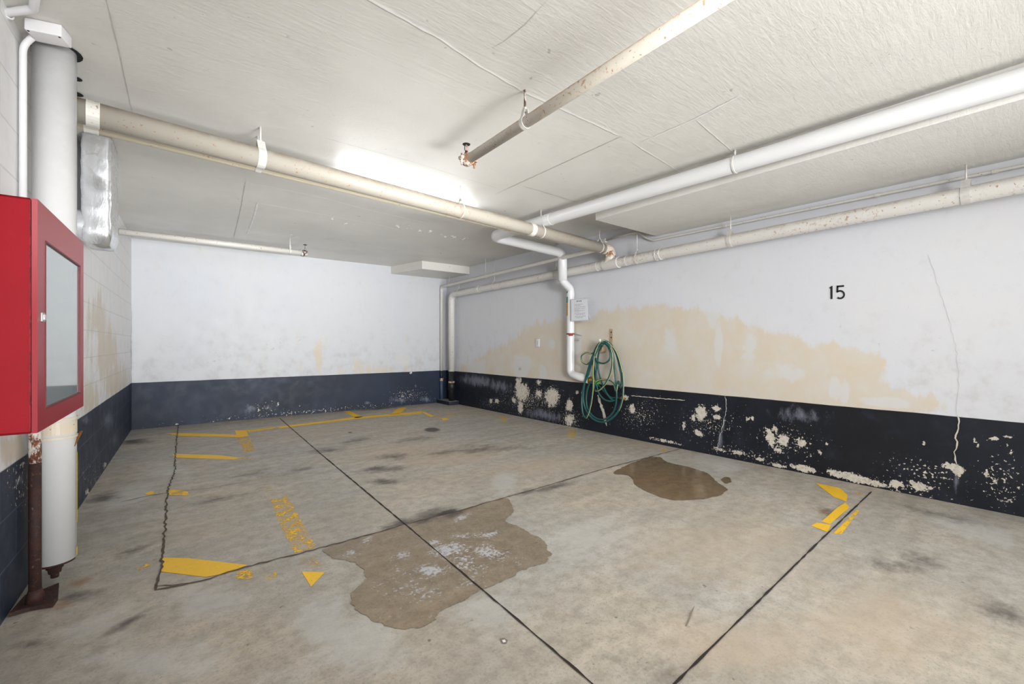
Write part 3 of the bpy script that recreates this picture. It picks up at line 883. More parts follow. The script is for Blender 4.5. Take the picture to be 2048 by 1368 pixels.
# ------------------------------------------------------------------ pipes
UP = V((0, 0, 1))
def coupling(parent, p, ax, r, w, mat, name='coupling', lip=True, label=None):
    b = MB().ring(p, ax, r * 0.97, r + 0.0025, w)
    if lip:
        for s in (-1, 1):
            b.ring(p + ax * (s * w * 0.44), ax, r * 0.97, r + 0.005, w * 0.10)
            b.box(p + ax * (s * w * 0.3) + UP * 0 + ax.cross(UP).normalized() * (-(r + 0.006)), ax, UP, ax.cross(UP), 0.010, 0.018, 0.010)
    return b.build(name, mat, parent, label)

def hanger(path, px, r, label, strap=0.022, rodm=PAINTEDSTEEL, ringm=PAINTEDSTEEL, top=None, group='pipe hangers', clevis=True, rod_r=0.005):
    p, ax = at_px(path, px)
    zt = CEIL if top is None else top
    t = thing('pipe_hanger', V((p.x, p.y, zt)), label, 'pipe hanger', group)
    MB().ring(p, ax, r + 0.0005, r + 0.0035, strap).build('ring', ringm, t)
    sd = ax.cross(UP).normalized()
    topz = p.z + r + 0.045
    if zt - topz < 0.02: topz = (zt + p.z + r) / 2
    rod = MB().tube([V((p.x, p.y, topz - 0.02)), V((p.x, p.y, zt))], rod_r, 8)
    rod.build('rod', rodm, t)
    if clevis:
        b = MB()
        for s in (-1, 1):
            a0 = p + sd * (s * r * 0.72) + UP * (r * 0.70); a1 = V((p.x, p.y, topz)) + sd * (s * 0.008)
            dd = (a1 - a0)
            b.box((a0 + a1) / 2, ax, dd, ax.cross(dd), strap, dd.length, 0.003)
        b.lathe(V((p.x, p.y, topz - 0.004)), UP, [(0, 0.011), (0.010, 0.011)], 6)
        b.build('yoke', ringm, t)
    return t

# 1 main cream cast iron drain, across the ceiling
d1 = [at_z(128, 213, 2.275), at_z(1212, 498.5, 2.22)]
e1 = at_z(1228, 503, 2.20)
t = thing('drain_pipe', (d1[0] + d1[1]) / 2, 'thick cream drain pipe crossing under the light to the right wall', 'pipe')
d1u = (d1[1] - d1[0]).normalized()
R1 = 0.061
MB().tube([d1[0], d1[1]], R1, 28).build('pipe_run', BEIGE, t)
tee_c = on_right(1223, 527, 0.125)
neck = fillet([d1[1] - d1u * 0.02, lerp(d1[1], d1[1] + d1u * 0.09, 1.0), V((tee_c.x - 0.01, tee_c.y + 0.01, tee_c.z + 0.01))], 0.09, 8)
MB().tube(neck, R1 * 1.06, 24).build('elbow', RUSTYP, t, 'rust stained bend dropping into the wall pipe')
capc = neck[len(neck) // 2]
cd = (CAM - capc).normalized(); cd = (cd + V((0, 0, -0.35))).normalized()
capc = at_d(1221, 512, (capc - CAM).dot(FWD) - 0.075)
MB().lathe(capc - cd * 0.06, cd, [(0, 0.050), (0.05, 0.050), (0.052, 0.058), (0.064, 0.058), (0.068, 0.040)], 22).build('inspection_cap', FITTING, t, 'rusty round inspection cap')
for px, w in ((186, 0.052), (1062, 0.06)):
    p, ax = at_px(d1, px)
    coupling(t, p, ax, R1, w, OFFW, label='banded joint sleeve')
p, ax = at_px(d1, 1208); coupling(t, p, ax, R1, 0.05, RUSTYP, label='rusty end collar')
hanger(d1, 521, R1, 'wide flat strap hanger on cream drain pipe left of the light', strap=0.045, rod_r=0.006)
hanger(d1, 921, R1, 'thin ring hanger on cream drain pipe in front of the light', strap=0.012, rodm=PAINTEDSTEEL)
hanger(d1, 1082, R1, 'white ring hanger on cream drain pipe where white pipe crosses behind', strap=0.014)
hanger(d1, 1199, R1, 'ring hanger on cream drain pipe nearest its rusty bend', strap=0.014)

# 2 thin cream water pipe behind it, along the right wall to the far corner and down
R2 = 0.031
w0 = at_z(120, 238.5, 2.27)
w1 = at_z(1192, 499, 2.20)
w2 = at_z(883, 573.5, 2.175)
w3 = V((w2.x, w2.y, 0.60)); 
w2 = V((w2.x, w2.y, w2.z))
t = thing('water_pipe', V((w3.x, w3.y, 0.06)), 'thin cream pipe behind the drain, turning to the far corner and down', 'pipe')
MB().tube([w0, w1 - (w1 - w0).normalized() * 0.0], R2, 18).build('pipe_run', CREAM, t, 'yellowed length behind the drain pipe')
run = fillet([w1 - (w1 - w0).normalized() * 0.08, w1, w2, w3], 0.06, 7)
MB().tube(run, 0.028, 16).build('pipe_run', OFFW, t, 'off white length along the right wall and down the corner')
MB().tube([V((w3.x, w3.y, 0.60)), V((w3.x, w3.y, 0.43))], 0.027, 16).build('lower_end', NAVYP, t, 'navy painted length')
MB().tube([V((w3.x, w3.y, 0.44)), V((w3.x, w3.y, 0.06))], 0.028, 16).build('lower_end', BLUEP, t, 'scuffed blue foot')
MB().lathe(V((w3.x, w3.y, 0.405)), UP, [(0, 0.033), (0.05, 0.035), (0.055, 0.03)], 14).build('coupling', FITTING, t, 'pale rusty union')
for px in (183,):
    p, ax = at_px([w0, w1], px); coupling(t, p, ax, R2, 0.06, OFFW, label='banded joint sleeve')
p2_, ax2_ = at_px([w1, w2], 900)
coupling(t, V((w2.x, w2.y, w2.z - 0.08)), UP, 0.028, 0.05, OFFW, lip=False)
hanger([w1, w2], 971, 0.028, 'thin rod hanger on thin wall pipe right of the dropped slab', strap=0.010, top=CEIL, rod_r=0.004)
hanger([w1, w2], 899, 0.028, 'small clevis hanger on thin wall pipe nearest the far corner', strap=0.010, top=2.33, rod_r=0.004)
hanger([w0, w1], 516, R2, 'flat strap hanger on the yellowed pipe behind the drain pipe', strap=0.035, rod_r=0.005)

# 3 drain along the right wall, down the far corner
R3 = 0.056
q0 = on_right(2500, 281, 0.13); q1 = on_right(2048, 368, 0.13); q2 = on_right(903, 589, 0.10)
q2b = V((q2.x, q2.y, 0.6))
t = thing('drain_pipe', V((q2.x, q2.y, 0.06)), 'long off white drain pipe along the right wall into the far corner', 'pipe')
MB().tube(fillet([q0, q1, q2, q2b], 0.11, 8), R3, 24).build('pipe_run', WALLP, t)
MB().tube([q2b + UP * 0.004, V((q2.x, q2.y, 0.06))], 0.050, 20).build('lower_end', BLACKP, t, 'blackened foot of the pipe')
MB().lathe(V((q2.x, q2.y, 0.26)), UP, [(0, 0.05), (0.01, 0.066), (0.12, 0.066), (0.135, 0.05)], 20).build('inspection_collar', BLACKP, t, 'black inspection collar')
MB().lathe(V((q2.x, q2.y, 0.385)), UP, [(0, 0.05), (0.006, 0.058), (0.03, 0.058), (0.036, 0.05)], 18).build('coupling', FITTING, t, 'rusty clamp on the black foot')
for px, w in ((1195, 0.03), (1253, 0.03), (1274, 0.03), (1318, 0.06), (958, 0.06)):
    p, ax = at_px([q1, q2], px)
    coupling(t, p, ax, R3, w, WALLP, lip=(w > 0.05))
p, ax = at_px([q1, q2], 1223)
MB().ring(p, ax, R3, R3 + 0.008, 0.22).build('tee', WALLP, t, 'stained branch fitting')
coupling(t, V((q2.x, q2.y, q2.z - 0.17)), UP, R3, 0.06, OFFW)
hanger([q0, q1, q2], 1461, R3, 'flat strap hanger on wall drain pipe left of number 15', strap=0.035, top=2.285)
hanger([q0, q1, q2], 1932, R3, 'flat strap hanger on wall drain pipe at the right edge of view', strap=0.045, top=2.285)
hanger([q0, q1, q2], 1274, R3, 'hanger with long rod on wall drain pipe right of the branch fitting', strap=0.014, top=CEIL, rod_r=0.004)
hanger([q0, q1, q2], 1112, R3, 'ring hanger on wall drain pipe beside the white drop pipe', strap=0.014, top=CEIL, rod_r=0.004)
hanger([q0, q1, q2], 989, R3, 'long thin rod hanger on wall drain pipe near the dropped slab', strap=0.012, top=CEIL, rod_r=0.004)
hanger([q0, q1, q2], 918, R3, 'small hanger on wall drain pipe closest to its corner bend', strap=0.012, top=2.33, rod_r=0.004)

# 4 glossy white drain: along, across, down the right wall
R4 = 0.058
a0 = at_z(2500, 25, 2.375); a1 = at_z(2048, 158, 2.365); a2 = at_z(984, 473, 2.345)
a3 = at_d(1125, 506, 5.66)
a4 = V((a3.x, a3.y, EYE + (PY0 - 562) / FOC * 5.66))
ax_ = on_right(1141, 578, 0.075); a5 = V((ax_.x, ax_.y, ax_.z)); 
a6 = on_right(1141, 748, 0.075)
a7 = on_right(1180, 760, 0.075)
t = thing('waste_pipe', a2, 'glossy white pipe along the ceiling that drops down the wall by the hose', 'pipe')
MB().tube(fillet([a0, a1, a2, a3, a4], 0.085, 8), R4, 24).build('ceiling_run', WHITEP, t)
MB().tube(fillet([a4 + UP * 0.10, a4, a5, a6, a7], 0.07, 8), 0.050, 24).build('wall_drop', WHITEP, t, 'white drop with offset bend and foot elbow')
p, ax = at_px([a1, a2], 1098); coupling(t, p, ax, R4, 0.08, WHITEP, lip=False)
for z_, w_ in ((a5.z - 0.08, 0.05), (a6.z + 0.3, 0.02), (a6.z + 0.48, 0.02)):
    MB().ring(V((a5.x, a5.y, z_)), UP, 0.049, 0.052, w_).build('joint_ring', WHITEP, t)
MB().lathe(a7, (a7 - a6), [(0, 0.05), (0.02, 0.03), (0.06, 0.022), (0.09, 0.022)], 16).build('hose_tap', BRASS, t, 'brass hose outlet')
tp = a7 + (a7 - a6).normalized() * 0.09
MB().lathe(tp, (a7 - a6), [(0, 0.022), (0.01, 0.028), (0.045, 0.026), (0.05, 0.02)], 14).build('hose_connector', GREENF, t, 'bright green hose connector')
# pipe marker stickers on the drop
def sticker(parent, c, r, ang0, ang1, z0, z1, mat, name, label):
    n = 6; vs, fs = [], []
    for i in range(n + 1):
        a = lerp(ang0, ang1, i / n)
        for z in (z0, z1): vs.append(V((c.x + math.cos(a) * r, c.y + math.sin(a) * r, z)))
    for i in range(n): fs.append((2 * i, 2 * i + 2, 2 * i + 3, 2 * i + 1))
    return MB().add(vs, fs, True).build(name, mat, parent, label)
def zat(py, p): return EYE + (PY0 - py) / FOC * ((p - CAM).dot(FWD))
tocam = math.atan2(-a5.y, -a5.x)
lf0, lf1 = tocam - math.radians(88), tocam - math.radians(42)
sticker(t, a5, 0.0512, lf0, lf1, zat(606, a5), zat(582, a5), TEAL, 'pipe_marker', 'teal pipe marker sticker')
sticker(t, a5, 0.0512, lf0, lf1, zat(632, a5), zat(606, a5), AMBER, 'pipe_marker', 'amber pipe marker sticker')
for k in range(6):
    z_ = zat(585 + k * 3.6, a5)
    sticker(t, a5, 0.0516, lerp(lf0, lf1, .25), lerp(lf0, lf1, .8), z_ - 0.005, z_ + 0.005 + (0.006 if k == 0 else 0), TEALD, 'marker_lettering', 'dark lettering on the teal sticker')
for k in range(6):
    z_ = zat(609 + k * 3.8, a5)
    sticker(t, a5, 0.0516, lerp(lf0, lf1, .3), lerp(lf0, lf1, .8), z_ - 0.006, z_ + 0.004, AMBERD, 'marker_lettering', 'brown lettering on the amber sticker')
cz = zat(668, a5)
b = MB().ring(V((a5.x, a5.y, cz)), UP, 0.049, 0.053, 0.018)
tc = V((math.cos(tocam), math.sin(tocam), 0))
sdv = tc.cross(UP)
b.box(V((a5.x, a5.y, cz - 0.008)) + tc * 0.056 + sdv * -0.005, tc, sdv, UP, 0.02, 0.055, 0.036, 0.006)
b.build('pipe_clamp', REDB, t, 'rusty red clamp block')
b = MB().box(V((a5.x + 0.045, a5.y - 0.09, cz - 0.008)), (0.3, -1, -0.3), (1, 0.3, 0), UP, 0.10, 0.02, 0.006)
b.box(V((a5.x + 0.055, a5.y - 0.07, cz - 0.075)), (0.2, -1, 0), (1, 0.2, 0), UP, 0.06, 0.03, 0.02)
b.build('bracket', STEEL, t, 'grey wall bracket')
hanger([a0, a1, a2], 1470, R4, 'short bolt hanger holding the glossy white ceiling pipe', strap=0.012, clevis=False, rod_r=0.008)

# 5 rusty sprinkler pipe in front
R5 = 0.030
s0 = at_z(1660, -146, 2.285); s1 = at_z(936, 319, 2.283)
t = thing('sprinkler_pipe', s1, 'rust freckled sprinkler pipe hanging free in the middle of the ceiling', 'pipe')
MB().tube([s0, s1], R5, 20).build('pipe_run', RUSTYP, t)
su = (s1 - s0).normalized()
def end_fitting(t, s1, su, r, mt, headm, hs=1.0):
    b = MB().lathe(s1 - su * 0.03, su, [(0, r * 1.15), (0.012, r * 1.35), (0.05, r * 1.35), (0.062, r * 1.15), (0.075, r * 0.9)], 20)
    sd = su.cross(UP).normalized()
    for s in (-1, 1):
        c = s1 + sd * (s * r * 1.55)
        b.box(c, su, sd, UP, 0.04, 0.028, 0.018, 0.004)
        b.tube([c - UP * 0.045, c + UP * 0.03], 0.006, 8)
        b.lathe(c - UP * 0.026, UP, [(0, 0.011), (0.010, 0.011)], 6)
    b.build('end_coupling', mt, t, 'bolted rusty end coupling')
    h0 = s1 + UP * (r * 1.2) + su * 0.02
    hd = MB().lathe(h0, UP, [(0, 0.014), (0.012, 0.014), (0.018, 0.009), (0.026, 0.009)], 12)
    sdx = sd
    for s in (-1, 1):
        hd.tube([h0 + UP * 0.022 + sdx * (s * 0.008), h0 + UP * 0.034 + sdx * (s * 0.013), h0 + UP * 0.052 + sdx * (s * 0.012), h0 + UP * 0.066], 0.0028, 6)
    ho = hd.build('sprinkler_head', headm, t, 'upright sprinkler head')
    MB().tube([h0 + UP * 0.026, h0 + UP * 0.056], 0.0035, 8).build('glass_bulb', simple('pink bulb', '#d9a0a8', 0.2), ho)
    MB().lathe(h0 + UP * 0.066, UP, [(0, 0.024), (0.003, 0.026), (0.006, 0.006), (0.012, 0.004)], 12).build('deflector', simple('dark deflector', '#3a2c2a', 0.5, 0.4), ho)
end_fitting(t, s1, su, R5, FITTING, RODRUST)
hanger([s0, s1], 1050, R5, 'rusty rod hanger on the free hanging sprinkler pipe', strap=0.025, rodm=RODRUST, rod_r=0.006)

# 6 white sprinkler pipe before the back wall
R6 = 0.033
b0 = at_z(238, 463, 2.28); b1 = at_z(607, 506, 2.28)
t = thing('sprinkler_pipe', b1, 'white sprinkler pipe from the left wall in front of the back wall', 'pipe')
MB().tube([b0, b1], R6, 20).build('pipe_run', OFFW, t)
end_fitting(t, b1, (b1 - b0).normalized(), R6, mat_rust('white fitting with dark rust', '#4a3026', '#6a4636', '#dcdad6'), STEEL)
hanger([b0, b1], 580, R6, 'white strap hanger near the end of the back sprinkler pipe', strap=0.02)
p, ax = at_px([b0, b1], 476)
MB().ring(p, ax, R6, R6 + 0.002, 0.006).build('joint_ring', OFFW, t)

# 7 cable conduit along the slab edge above the wall drain
c0 = V((XR - 0.03, -0.6, 2.235))
cp = [c0, on_right(2048, 331, 0.03), on_right(1306, 481, 0.03), on_right(1292, 476, 0.03), on_right(1278, 465, 0.03), on_right(1262, 466, 0.03), on_right(1212, 481, 0.03)]
t = thing('conduit', cp[-1], 'slim white conduit following the slab edge on the right wall', 'conduit')
MB().tube(fillet(cp, 0.05, 5), 0.011, 10).build('tube', OFFW, t)
for px in (1755, 1450, 1990):
    p, ax = at_px(cp, px)
    MB().ring(p, ax, 0.0105, 0.0145, 0.03, 12).build('clip', OFFW, t)
bx = cp[-1]
MB().box(bx + V((0.005, 0.03, 0.0)), (1, 0, 0), (0, 1, 0), UP, 0.04, 0.06, 0.05, 0.004).build('end_box', OFFW, t)

# ------------------------------------------------------------------ light batten
L0, L1 = at_z(668, 350, 2.43), at_z(942, 422, 2.43)
lu = (L1 - L0).normalized(); ls = lu.cross(UP).normalized(); lm = (L0 + L1) / 2; ll = (L1 - L0).length
t = thing('batten_light', lm + UP * 0.02, 'fluorescent batten light on the ceiling half hidden by cream drain pipe', 'light')
MB().box(lm + UP * 0.0, lu, ls, UP, ll, 0.055, 0.036, 0.004).build('housing', PLASTIC, t)
MB().tube([lm + lu * (-ll / 2 + 0.03) - UP * 0.095, lm + lu * (ll / 2 - 0.03) - UP * 0.095], 0.013, 12).build('fluorescent_tube', TUBE, t, 'lit tube')
for k in (-1, 1):
    MB().box(lm + lu * (k * (ll / 2 - 0.015)) - UP * 0.050, lu, ls, UP, 0.012, 0.026, 0.10, 0.003).build('end_cap', PLASTIC, t)
for px in (767, 890):
    f = (px - 674) / (946 - 674)
    c = L0 + (L1 - L0) * f
    MB().box(c - UP * 0.003, lu, ls, UP, 0.022, 0.075, 0.045, 0.003).build('clip', PLASTIC, t)

# ------------------------------------------------------------------ left side: guard pipe, riser, cabinet
gc = at_d(109.5, 700, 2.04); gx = V((gc.x, gc.y, 0))
t = thing('drain_stack', V((gx.x, gx.y, 0.02)), 'thick white vertical pipe by the left wall beside the red cabinet', 'pipe')
RG = 0.0735
MB().tube([V((gx.x, gx.y, 0.105)), V((gx.x, gx.y, CEIL - 0.001))], RG, 36).build('pipe_run', WHITEP, t)
b = MB()
for z_, h_ in ((0.672, 0.010), (0.715, 0.055), (0.755, 0.012)): b.ring(V((gx.x, gx.y, z_)), UP, RG - 0.001, RG + (0.0015 if h_ > 0.03 else 0.004), h_, 36)
b.build('joint_band', painted('cream joint band', '#d9cdb8', 0.3, 0.3), t, 'cream banded joint')
b = MB().lathe(V((gx.x, gx.y, 0.105)), (0, 0, -1), [(0, 0.070), (0.010, 0.070), (0.014, 0.030), (0.036, 0.030), (0.040, 0.024), (0.058, 0.022), (0.062, 0.015), (0.080, 0.014)], 18)
b.build('foot_plug', RUST, t, 'rusty drain plug under the pipe')
lv = V((gx.x, gx.y, 0)).cross(UP).normalized()
ag = math.atan2(lv.y, lv.x)
sticker(t, gx, RG + 0.0012, ag - 0.30, ag + 0.25, zat(1052, gc), zat(908, gc), YSTRIPE, 'yellow_stripe', 'yellow painted stripe')
sticker(t, gx, RG + 0.0012, ag - 0.35, ag + 0.3, 0.11, 0.15, YSTRIPE, 'yellow_stripe', 'yellow paint dab')
s_a = at_d(147, 893, 2.06); s_b = at_d(163, 862, 2.10)
MB().box((s_a + s_b) / 2, s_b - s_a, FWD, (s_b - s_a).cross(FWD), (s_b - s_a).length, 0.006, 0.008).build('bracket', COPPER, t, 'bent brown metal strip')

# riser on a foot plate
rc = at_z(70, 1201, 0.02); rz = V((rc.x, rc.y, 0))
t = thing('riser_pipe', rz, 'rusty iron riser standing on a foot plate under the red cabinet', 'pipe')
MB().tube([V((rz.x, rz.y, 0.018)), V((rz.x, rz.y, 0.60))], 0.020, 20).build('lower_pipe', RUST, t, 'dark rusty lower length')
MB().tube([V((rz.x, rz.y, 0.60)), V((rz.x, rz.y, 0.86))], 0.020, 20).build('upper_pipe', RUSTW, t, 'white length with rust breaking through')
pl = [(18, 1234), (50, 1197), (75, 1190), (118, 1172), (116, 1200), (106, 1214), (60, 1222)]
MB().prism([at_z(p[0], p[1], 0.002) for p in pl], (0, 0, 0.016)).build('foot_plate', RUST, t, 'dark flat foot plate')
MB().lathe(V((rz.x, rz.y, 0.018)), UP, [(0, 0.030), (0.03, 0.027), (0.05, 0.0205)], 18).build('foot_collar', RUST, t)

# red hose cabinet on the left wall
Kd = 1.40
k_near = at_d(75, 700, Kd); k_near.z = 0
# door plane is parallel to the left wall
ku = -LDIR.normalized()          # away from the camera
if ku.dot(FWD) < 0: ku = -ku
kn = N_L                          # into the room
k_off = (k_near - BL).dot(kn)
z0, z1 = EYE - (866 - PY0) / FOC * Kd, EYE + (PY0 - 398) / FOC * Kd
far_ray = on_plane(167, 700, k_near, kn)
kw = (V((far_ray.x, far_ray.y, 0)) - k_near).length
KC = k_near + ku * (kw / 2)
t = thing('hose_cabinet', V((KC.x, KC.y, (z0 + z1) / 2)), 'red steel fire hose cabinet with glazed door on the left wall', 'cabinet')
kd_ = k_off - 0.004
dth = 0.013
bd = kd_ - dth - 0.004
body = MB()
th = 0.006
def kp(a, n, z): return k_near + ku * a - kn * n + UP * z
hgt = z1 - z0
n0 = dth + 0.004
for (a, n, z, sa, sn_, sz) in [
        (th / 2, n0 + bd / 2, (z0 + z1) / 2, th, bd, hgt), (kw - th / 2, n0 + bd / 2, (z0 + z1) / 2, th, bd, hgt),
        (kw / 2, n0 + bd / 2, z0 + th / 2, kw, bd, th), (kw / 2, n0 + bd / 2, z1 - th / 2, kw, bd, th)]:
    body.box(kp(a, n, z), ku, kn, UP, sa, sn_, sz)
# pressed knock-outs on the near side
for zz in (z0 + 0.05, z1 - 0.08):
    for r_ in (0.022, 0.034):
        body.ring(kp(-0.001, n0 + 0.115, zz), ku, r_ - 0.003, r_, 0.004, 24)
body.build('body', RED, t)
MB().box(kp(kw / 2, n0 + bd - 0.004, (z0 + z1) / 2), ku, kn, UP, kw - 2 * th, 0.004, hgt - 2 * th).build('back_panel', INNER, t)
df = MB()
fl_, fr_, fb_, ft_ = 0.095, 0.078, 0.065, 0.115
for (a0_, a1_, za, zb) in [(0, fl_, z0, z1), (kw - fr_, kw, z0, z1), (fl_, kw - fr_, z0, z0 + fb_), (fl_, kw - fr_, z1 - ft_, z1)]:
    df.box(kp((a0_ + a1_) / 2, dth / 2, (za + zb) / 2), ku, kn, UP, a1_ - a0_, dth, zb - za)
door = df.build('door', REDDOOR, t, 'red glazed door')
MB().box(kp((fl_ + kw - fr_) / 2, dth * 0.45, (z0 + fb_ + z1 - ft_) / 2), ku, kn, UP, kw - fr_ - fl_ + 0.004, 0.004, hgt - fb_ - ft_ + 0.004).build('glass_pane', GLASS, door, 'grey glass pane')
bead = MB()
for (a0_, a1_, za, zb) in [(fl_ - .002, fl_ + .004, z0 + fb_, z1 - ft_), (kw - fr_ - .004, kw - fr_ + .002, z0 + fb_, z1 - ft_), (fl_, kw - fr_, z0 + fb_ - .002, z0 + fb_ + .004), (fl_, kw - fr_, z1 - ft_ - .004, z1 - ft_ + .002)]:
    bead.box(kp((a0_ + a1_) / 2, 0.0005, (za + zb) / 2), ku, kn, UP, a1_ - a0_, 0.004, zb - za)
bead.build('glazing_bead', simple('dark red bead', '#6d2028', 0.5), door)
lz = EYE + (PY0 - 634) / FOC * 1.43
MB().box(kp(0.052, -0.002, lz), ku, kn, UP, 0.036, 0.006, 0.030, 0.002).build('latch', STEEL, door, 'small steel pull latch')
MB().box(kp(0.052, -0.006, lz), ku, kn, UP, 0.018, 0.004, 0.018, 0.001).build('latch_recess', simple('latch face', '#d8d8d6', 0.3, 0.5), door)
hinge = MB()
hinge.box(kp(0.0005, n0 - 0.001, (z0 + z1) / 2), ku, kn, UP, 0.004, 0.003, hgt - 0.01)
hinge.build('hinge_seam', mat_rust('chipped red seam', '#7a1622', '#5b1d1c', '#8f1a26'), t, 'seam with rust and bare metal between body and door')
# folded canvas hose inside, seen dimly through the glass
ho = thing('fire_hose', kp(kw * 0.55, n0 + bd * 0.6, z0 + 0.1), 'pale folded hose hanging behind the cabinet glass', 'hose')
fb = MB()
for i in range(5):
    a = 0.26 + 0.055 * i
    fb.box(kp(a, n0 + bd * 0.55, (z0 + z1) / 2 + 0.02), ku, kn, UP, 0.035, 0.05, 0.46, 0.012)
fb.build('hose_folds', CANVAS, ho)
MB().box(kp(0.37, n0 + bd * 0.55, (z0 + z1) / 2 + 0.26), ku, kn, UP, 0.34, 0.03, 0.02).build('hose_rack', RED, ho, 'red rack bar')

# foil wrapped duct hanging beside the left wall
fc = at_d(224, 700, 2.9); fcz = V((fc.x, fc.y, 0))
fz0 = EYE + (PY0 - 489) / FOC * 2.9
def duct():
    b = MB()
    tn, ts = 0.150, 0.34
    ctr = fcz - kn * (tn / 2) + ku * (ts / 2)
    def ringpts(c, ex, ey, w, h, r, seg=5):
        out = []
        for (sx, sy, a0_) in ((1, 1, 0), (-1, 1, 90), (-1, -1, 180), (1, -1, 270)):
            for k in range(seg + 1):
                a = math.radians(a0_ + 90 * k / seg)
                out.append(c + ex * (sx * (w / 2 - r) + r * math.cos(a)) + ey * (sy * (h / 2 - r) + r * math.sin(a)))
        return out
    rings = []
    top, bot = CEIL - 0.002, fz0
    nz = 26
    for i in range(nz + 1):
        z = lerp(top, bot, i / nz)
        sh = 0.0
        f = i / nz
        if f > 0.88: sh = (f - 0.88) / 0.12
        k = 1 - 0.22 * sh * sh
        rings.append(ringpts(V((ctr.x, ctr.y, z)), kn, ku, tn * k, ts * k, 0.030 * k))
    n = len(rings[0]); vs = []
    for rr in rings:
        for p in rr:
            q = p + V((mnoise.noise(p * 9), mnoise.noise(p * 9 + V((5, 1, 2))), 0)) * 0.005 + V((mnoise.noise(p * 30), mnoise.noise(p * 30 + V((3, 8, 2))), 0)) * 0.004
            vs.append(q)
    fs = []
    for i in range(nz):
        for k in range(n):
            k2 = (k + 1) % n
            fs.append((i * n + k, i * n + k2, (i + 1) * n + k2, (i + 1) * n + k))
    fs.append(tuple(range(n)))
    fs.append(tuple(nz * n + k for k in range(n)))
    b.add(vs, fs, True)
    return b, ctr
db, dctr = duct()
t = thing('duct', V((dctr.x, dctr.y, CEIL)), 'crinkled silver foil wrapped duct hanging by the left wall', 'duct')
db.build('duct_drop', FOIL, t)
es = V((dctr.x, dctr.y, fz0 + 0.125)) - ku * 0.06
pts = [es - kn * 0.0, es - kn * 0.03, es - kn * 0.06, es - kn * 0.09, es - kn * 0.104]
MB().tube(pts, 0.1, 18, rad=[0.085, 0.10, 0.105, 0.10, 0.098]).build('duct_branch', FOIL, t, 'foil wrapped side branch')

# junction box and conduits at the top left
bxc = (at_z(47, 32, CEIL) + at_z(122, 48, CEIL)) / 2
bu = (at_z(122, 48, CEIL) - at_z(47, 32, CEIL)).normalized(); bv = UP.cross(bu).normalized()
if bv.dot(FWD) < 0: bv = -bv
bw = (at_z(122, 48, CEIL) - at_z(47, 32, CEIL)).length
t = thing('junction_box', bxc + bv * 0.045, 'white surface junction box on the ceiling above the thick stack', 'junction box')
MB().box(bxc + bv * 0.045 - UP * 0.026, bu, bv, UP, bw, 0.085, 0.050, 0.004).build('box', PLASTIC, t)
for s in (-1, 1):
    MB().lathe(bxc + bv * 0.012 + bu * (s * bw * 0.42) - UP * 0.0505, (0, 0, -1), [(0, 0.004), (0.002, 0.004)], 8).build('screw', DARK, t)
jb = bxc + bv * 0.065 - bu * (bw * 0.28) - UP * 0.03
wp = on_left(46, 110, 0.018)
t = thing('conduit', wp, 'white conduit from junction box down the left wall to the red cabinet', 'conduit')
MB().tube(fillet([jb, jb + (V((wp.x, wp.y, jb.z)) - jb) * 0.5 - UP * 0.01, V((wp.x, wp.y, jb.z - 0.05)), V((wp.x, wp.y, z1 - 0.01))], 0.06, 6), 0.0125, 12).build('tube', PLASTIC, t)
t = thing('conduit', at_z(68, 14, 2.44), 'curved white conduit on the ceiling in the top left corner', 'conduit')
MB().tube(fillet([at_z(76, -90, 2.435), at_z(68, 18, 2.435), at_z(-5, 28, 2.435), at_z(-120, 20, 2.435)], 0.05, 7), 0.015, 12).build('tube', PLASTIC, t)
MB().ring(at_z(8, 27, 2.435), RGT, 0.0145, 0.021, 0.04, 14).build('coupling', PLASTIC, t)

# ------------------------------------------------------------------ right wall fittings
# bay number 15
t = thing('bay_number', on_right(1674, 585, 0.002), 'black number 15 on the right wall', 'number')
def wp15(zx, zy): return on_right(1640 + zx / 17.1, 540 + zy / 17.1, 0.002)
one = [(325, 603), (400, 548), (430, 542), (430, 992), (362, 994), (362, 632), (338, 634)]
MB().prism([wp15(*p) for p in one], N_R * 0.002).build('digit', BLACK, t, 'digit 1')
def stroke(pts, w):
    L, R_ = [], []
    for i, p in enumerate(pts):
        a = pts[max(i - 1, 0)]; b_ = pts[min(i + 1, len(pts) - 1)]
        dx, dy = b_[0] - a[0], b_[1] - a[1]; l = math.hypot(dx, dy)
        nx_, ny_ = -dy / l * w / 2, dx / l * w / 2
        L.append((p[0] + nx_, p[1] + ny_)); R_.append((p[0] - nx_, p[1] - ny_))
    return L, R_
five = MB()
bowl = []
for k in range(19):
    a = math.radians(-128 + k * (128 + 128) / 18)
    bowl.append((688 + 140 * math.cos(a), 842 + 128 * math.sin(a)))
for pts, w in (([(575, 565), (700, 556), (826, 545)], 60), ([(604, 548), (600, 660), (594, 770)], 62), (bowl, 60)):
    L, R_ = stroke(pts, w)
    vs = []; fs = []
    for a, b_ in zip(L, R_): vs += [wp15(*a) + N_R * 0.002, wp15(*b_) + N_R * 0.002]
    for i in range(len(pts) - 1): fs.append((2 * i, 2 * i + 1, 2 * i + 3, 2 * i + 2))
    five.add(vs, fs)
five.build('digit', BLACK, t, 'digit 5')

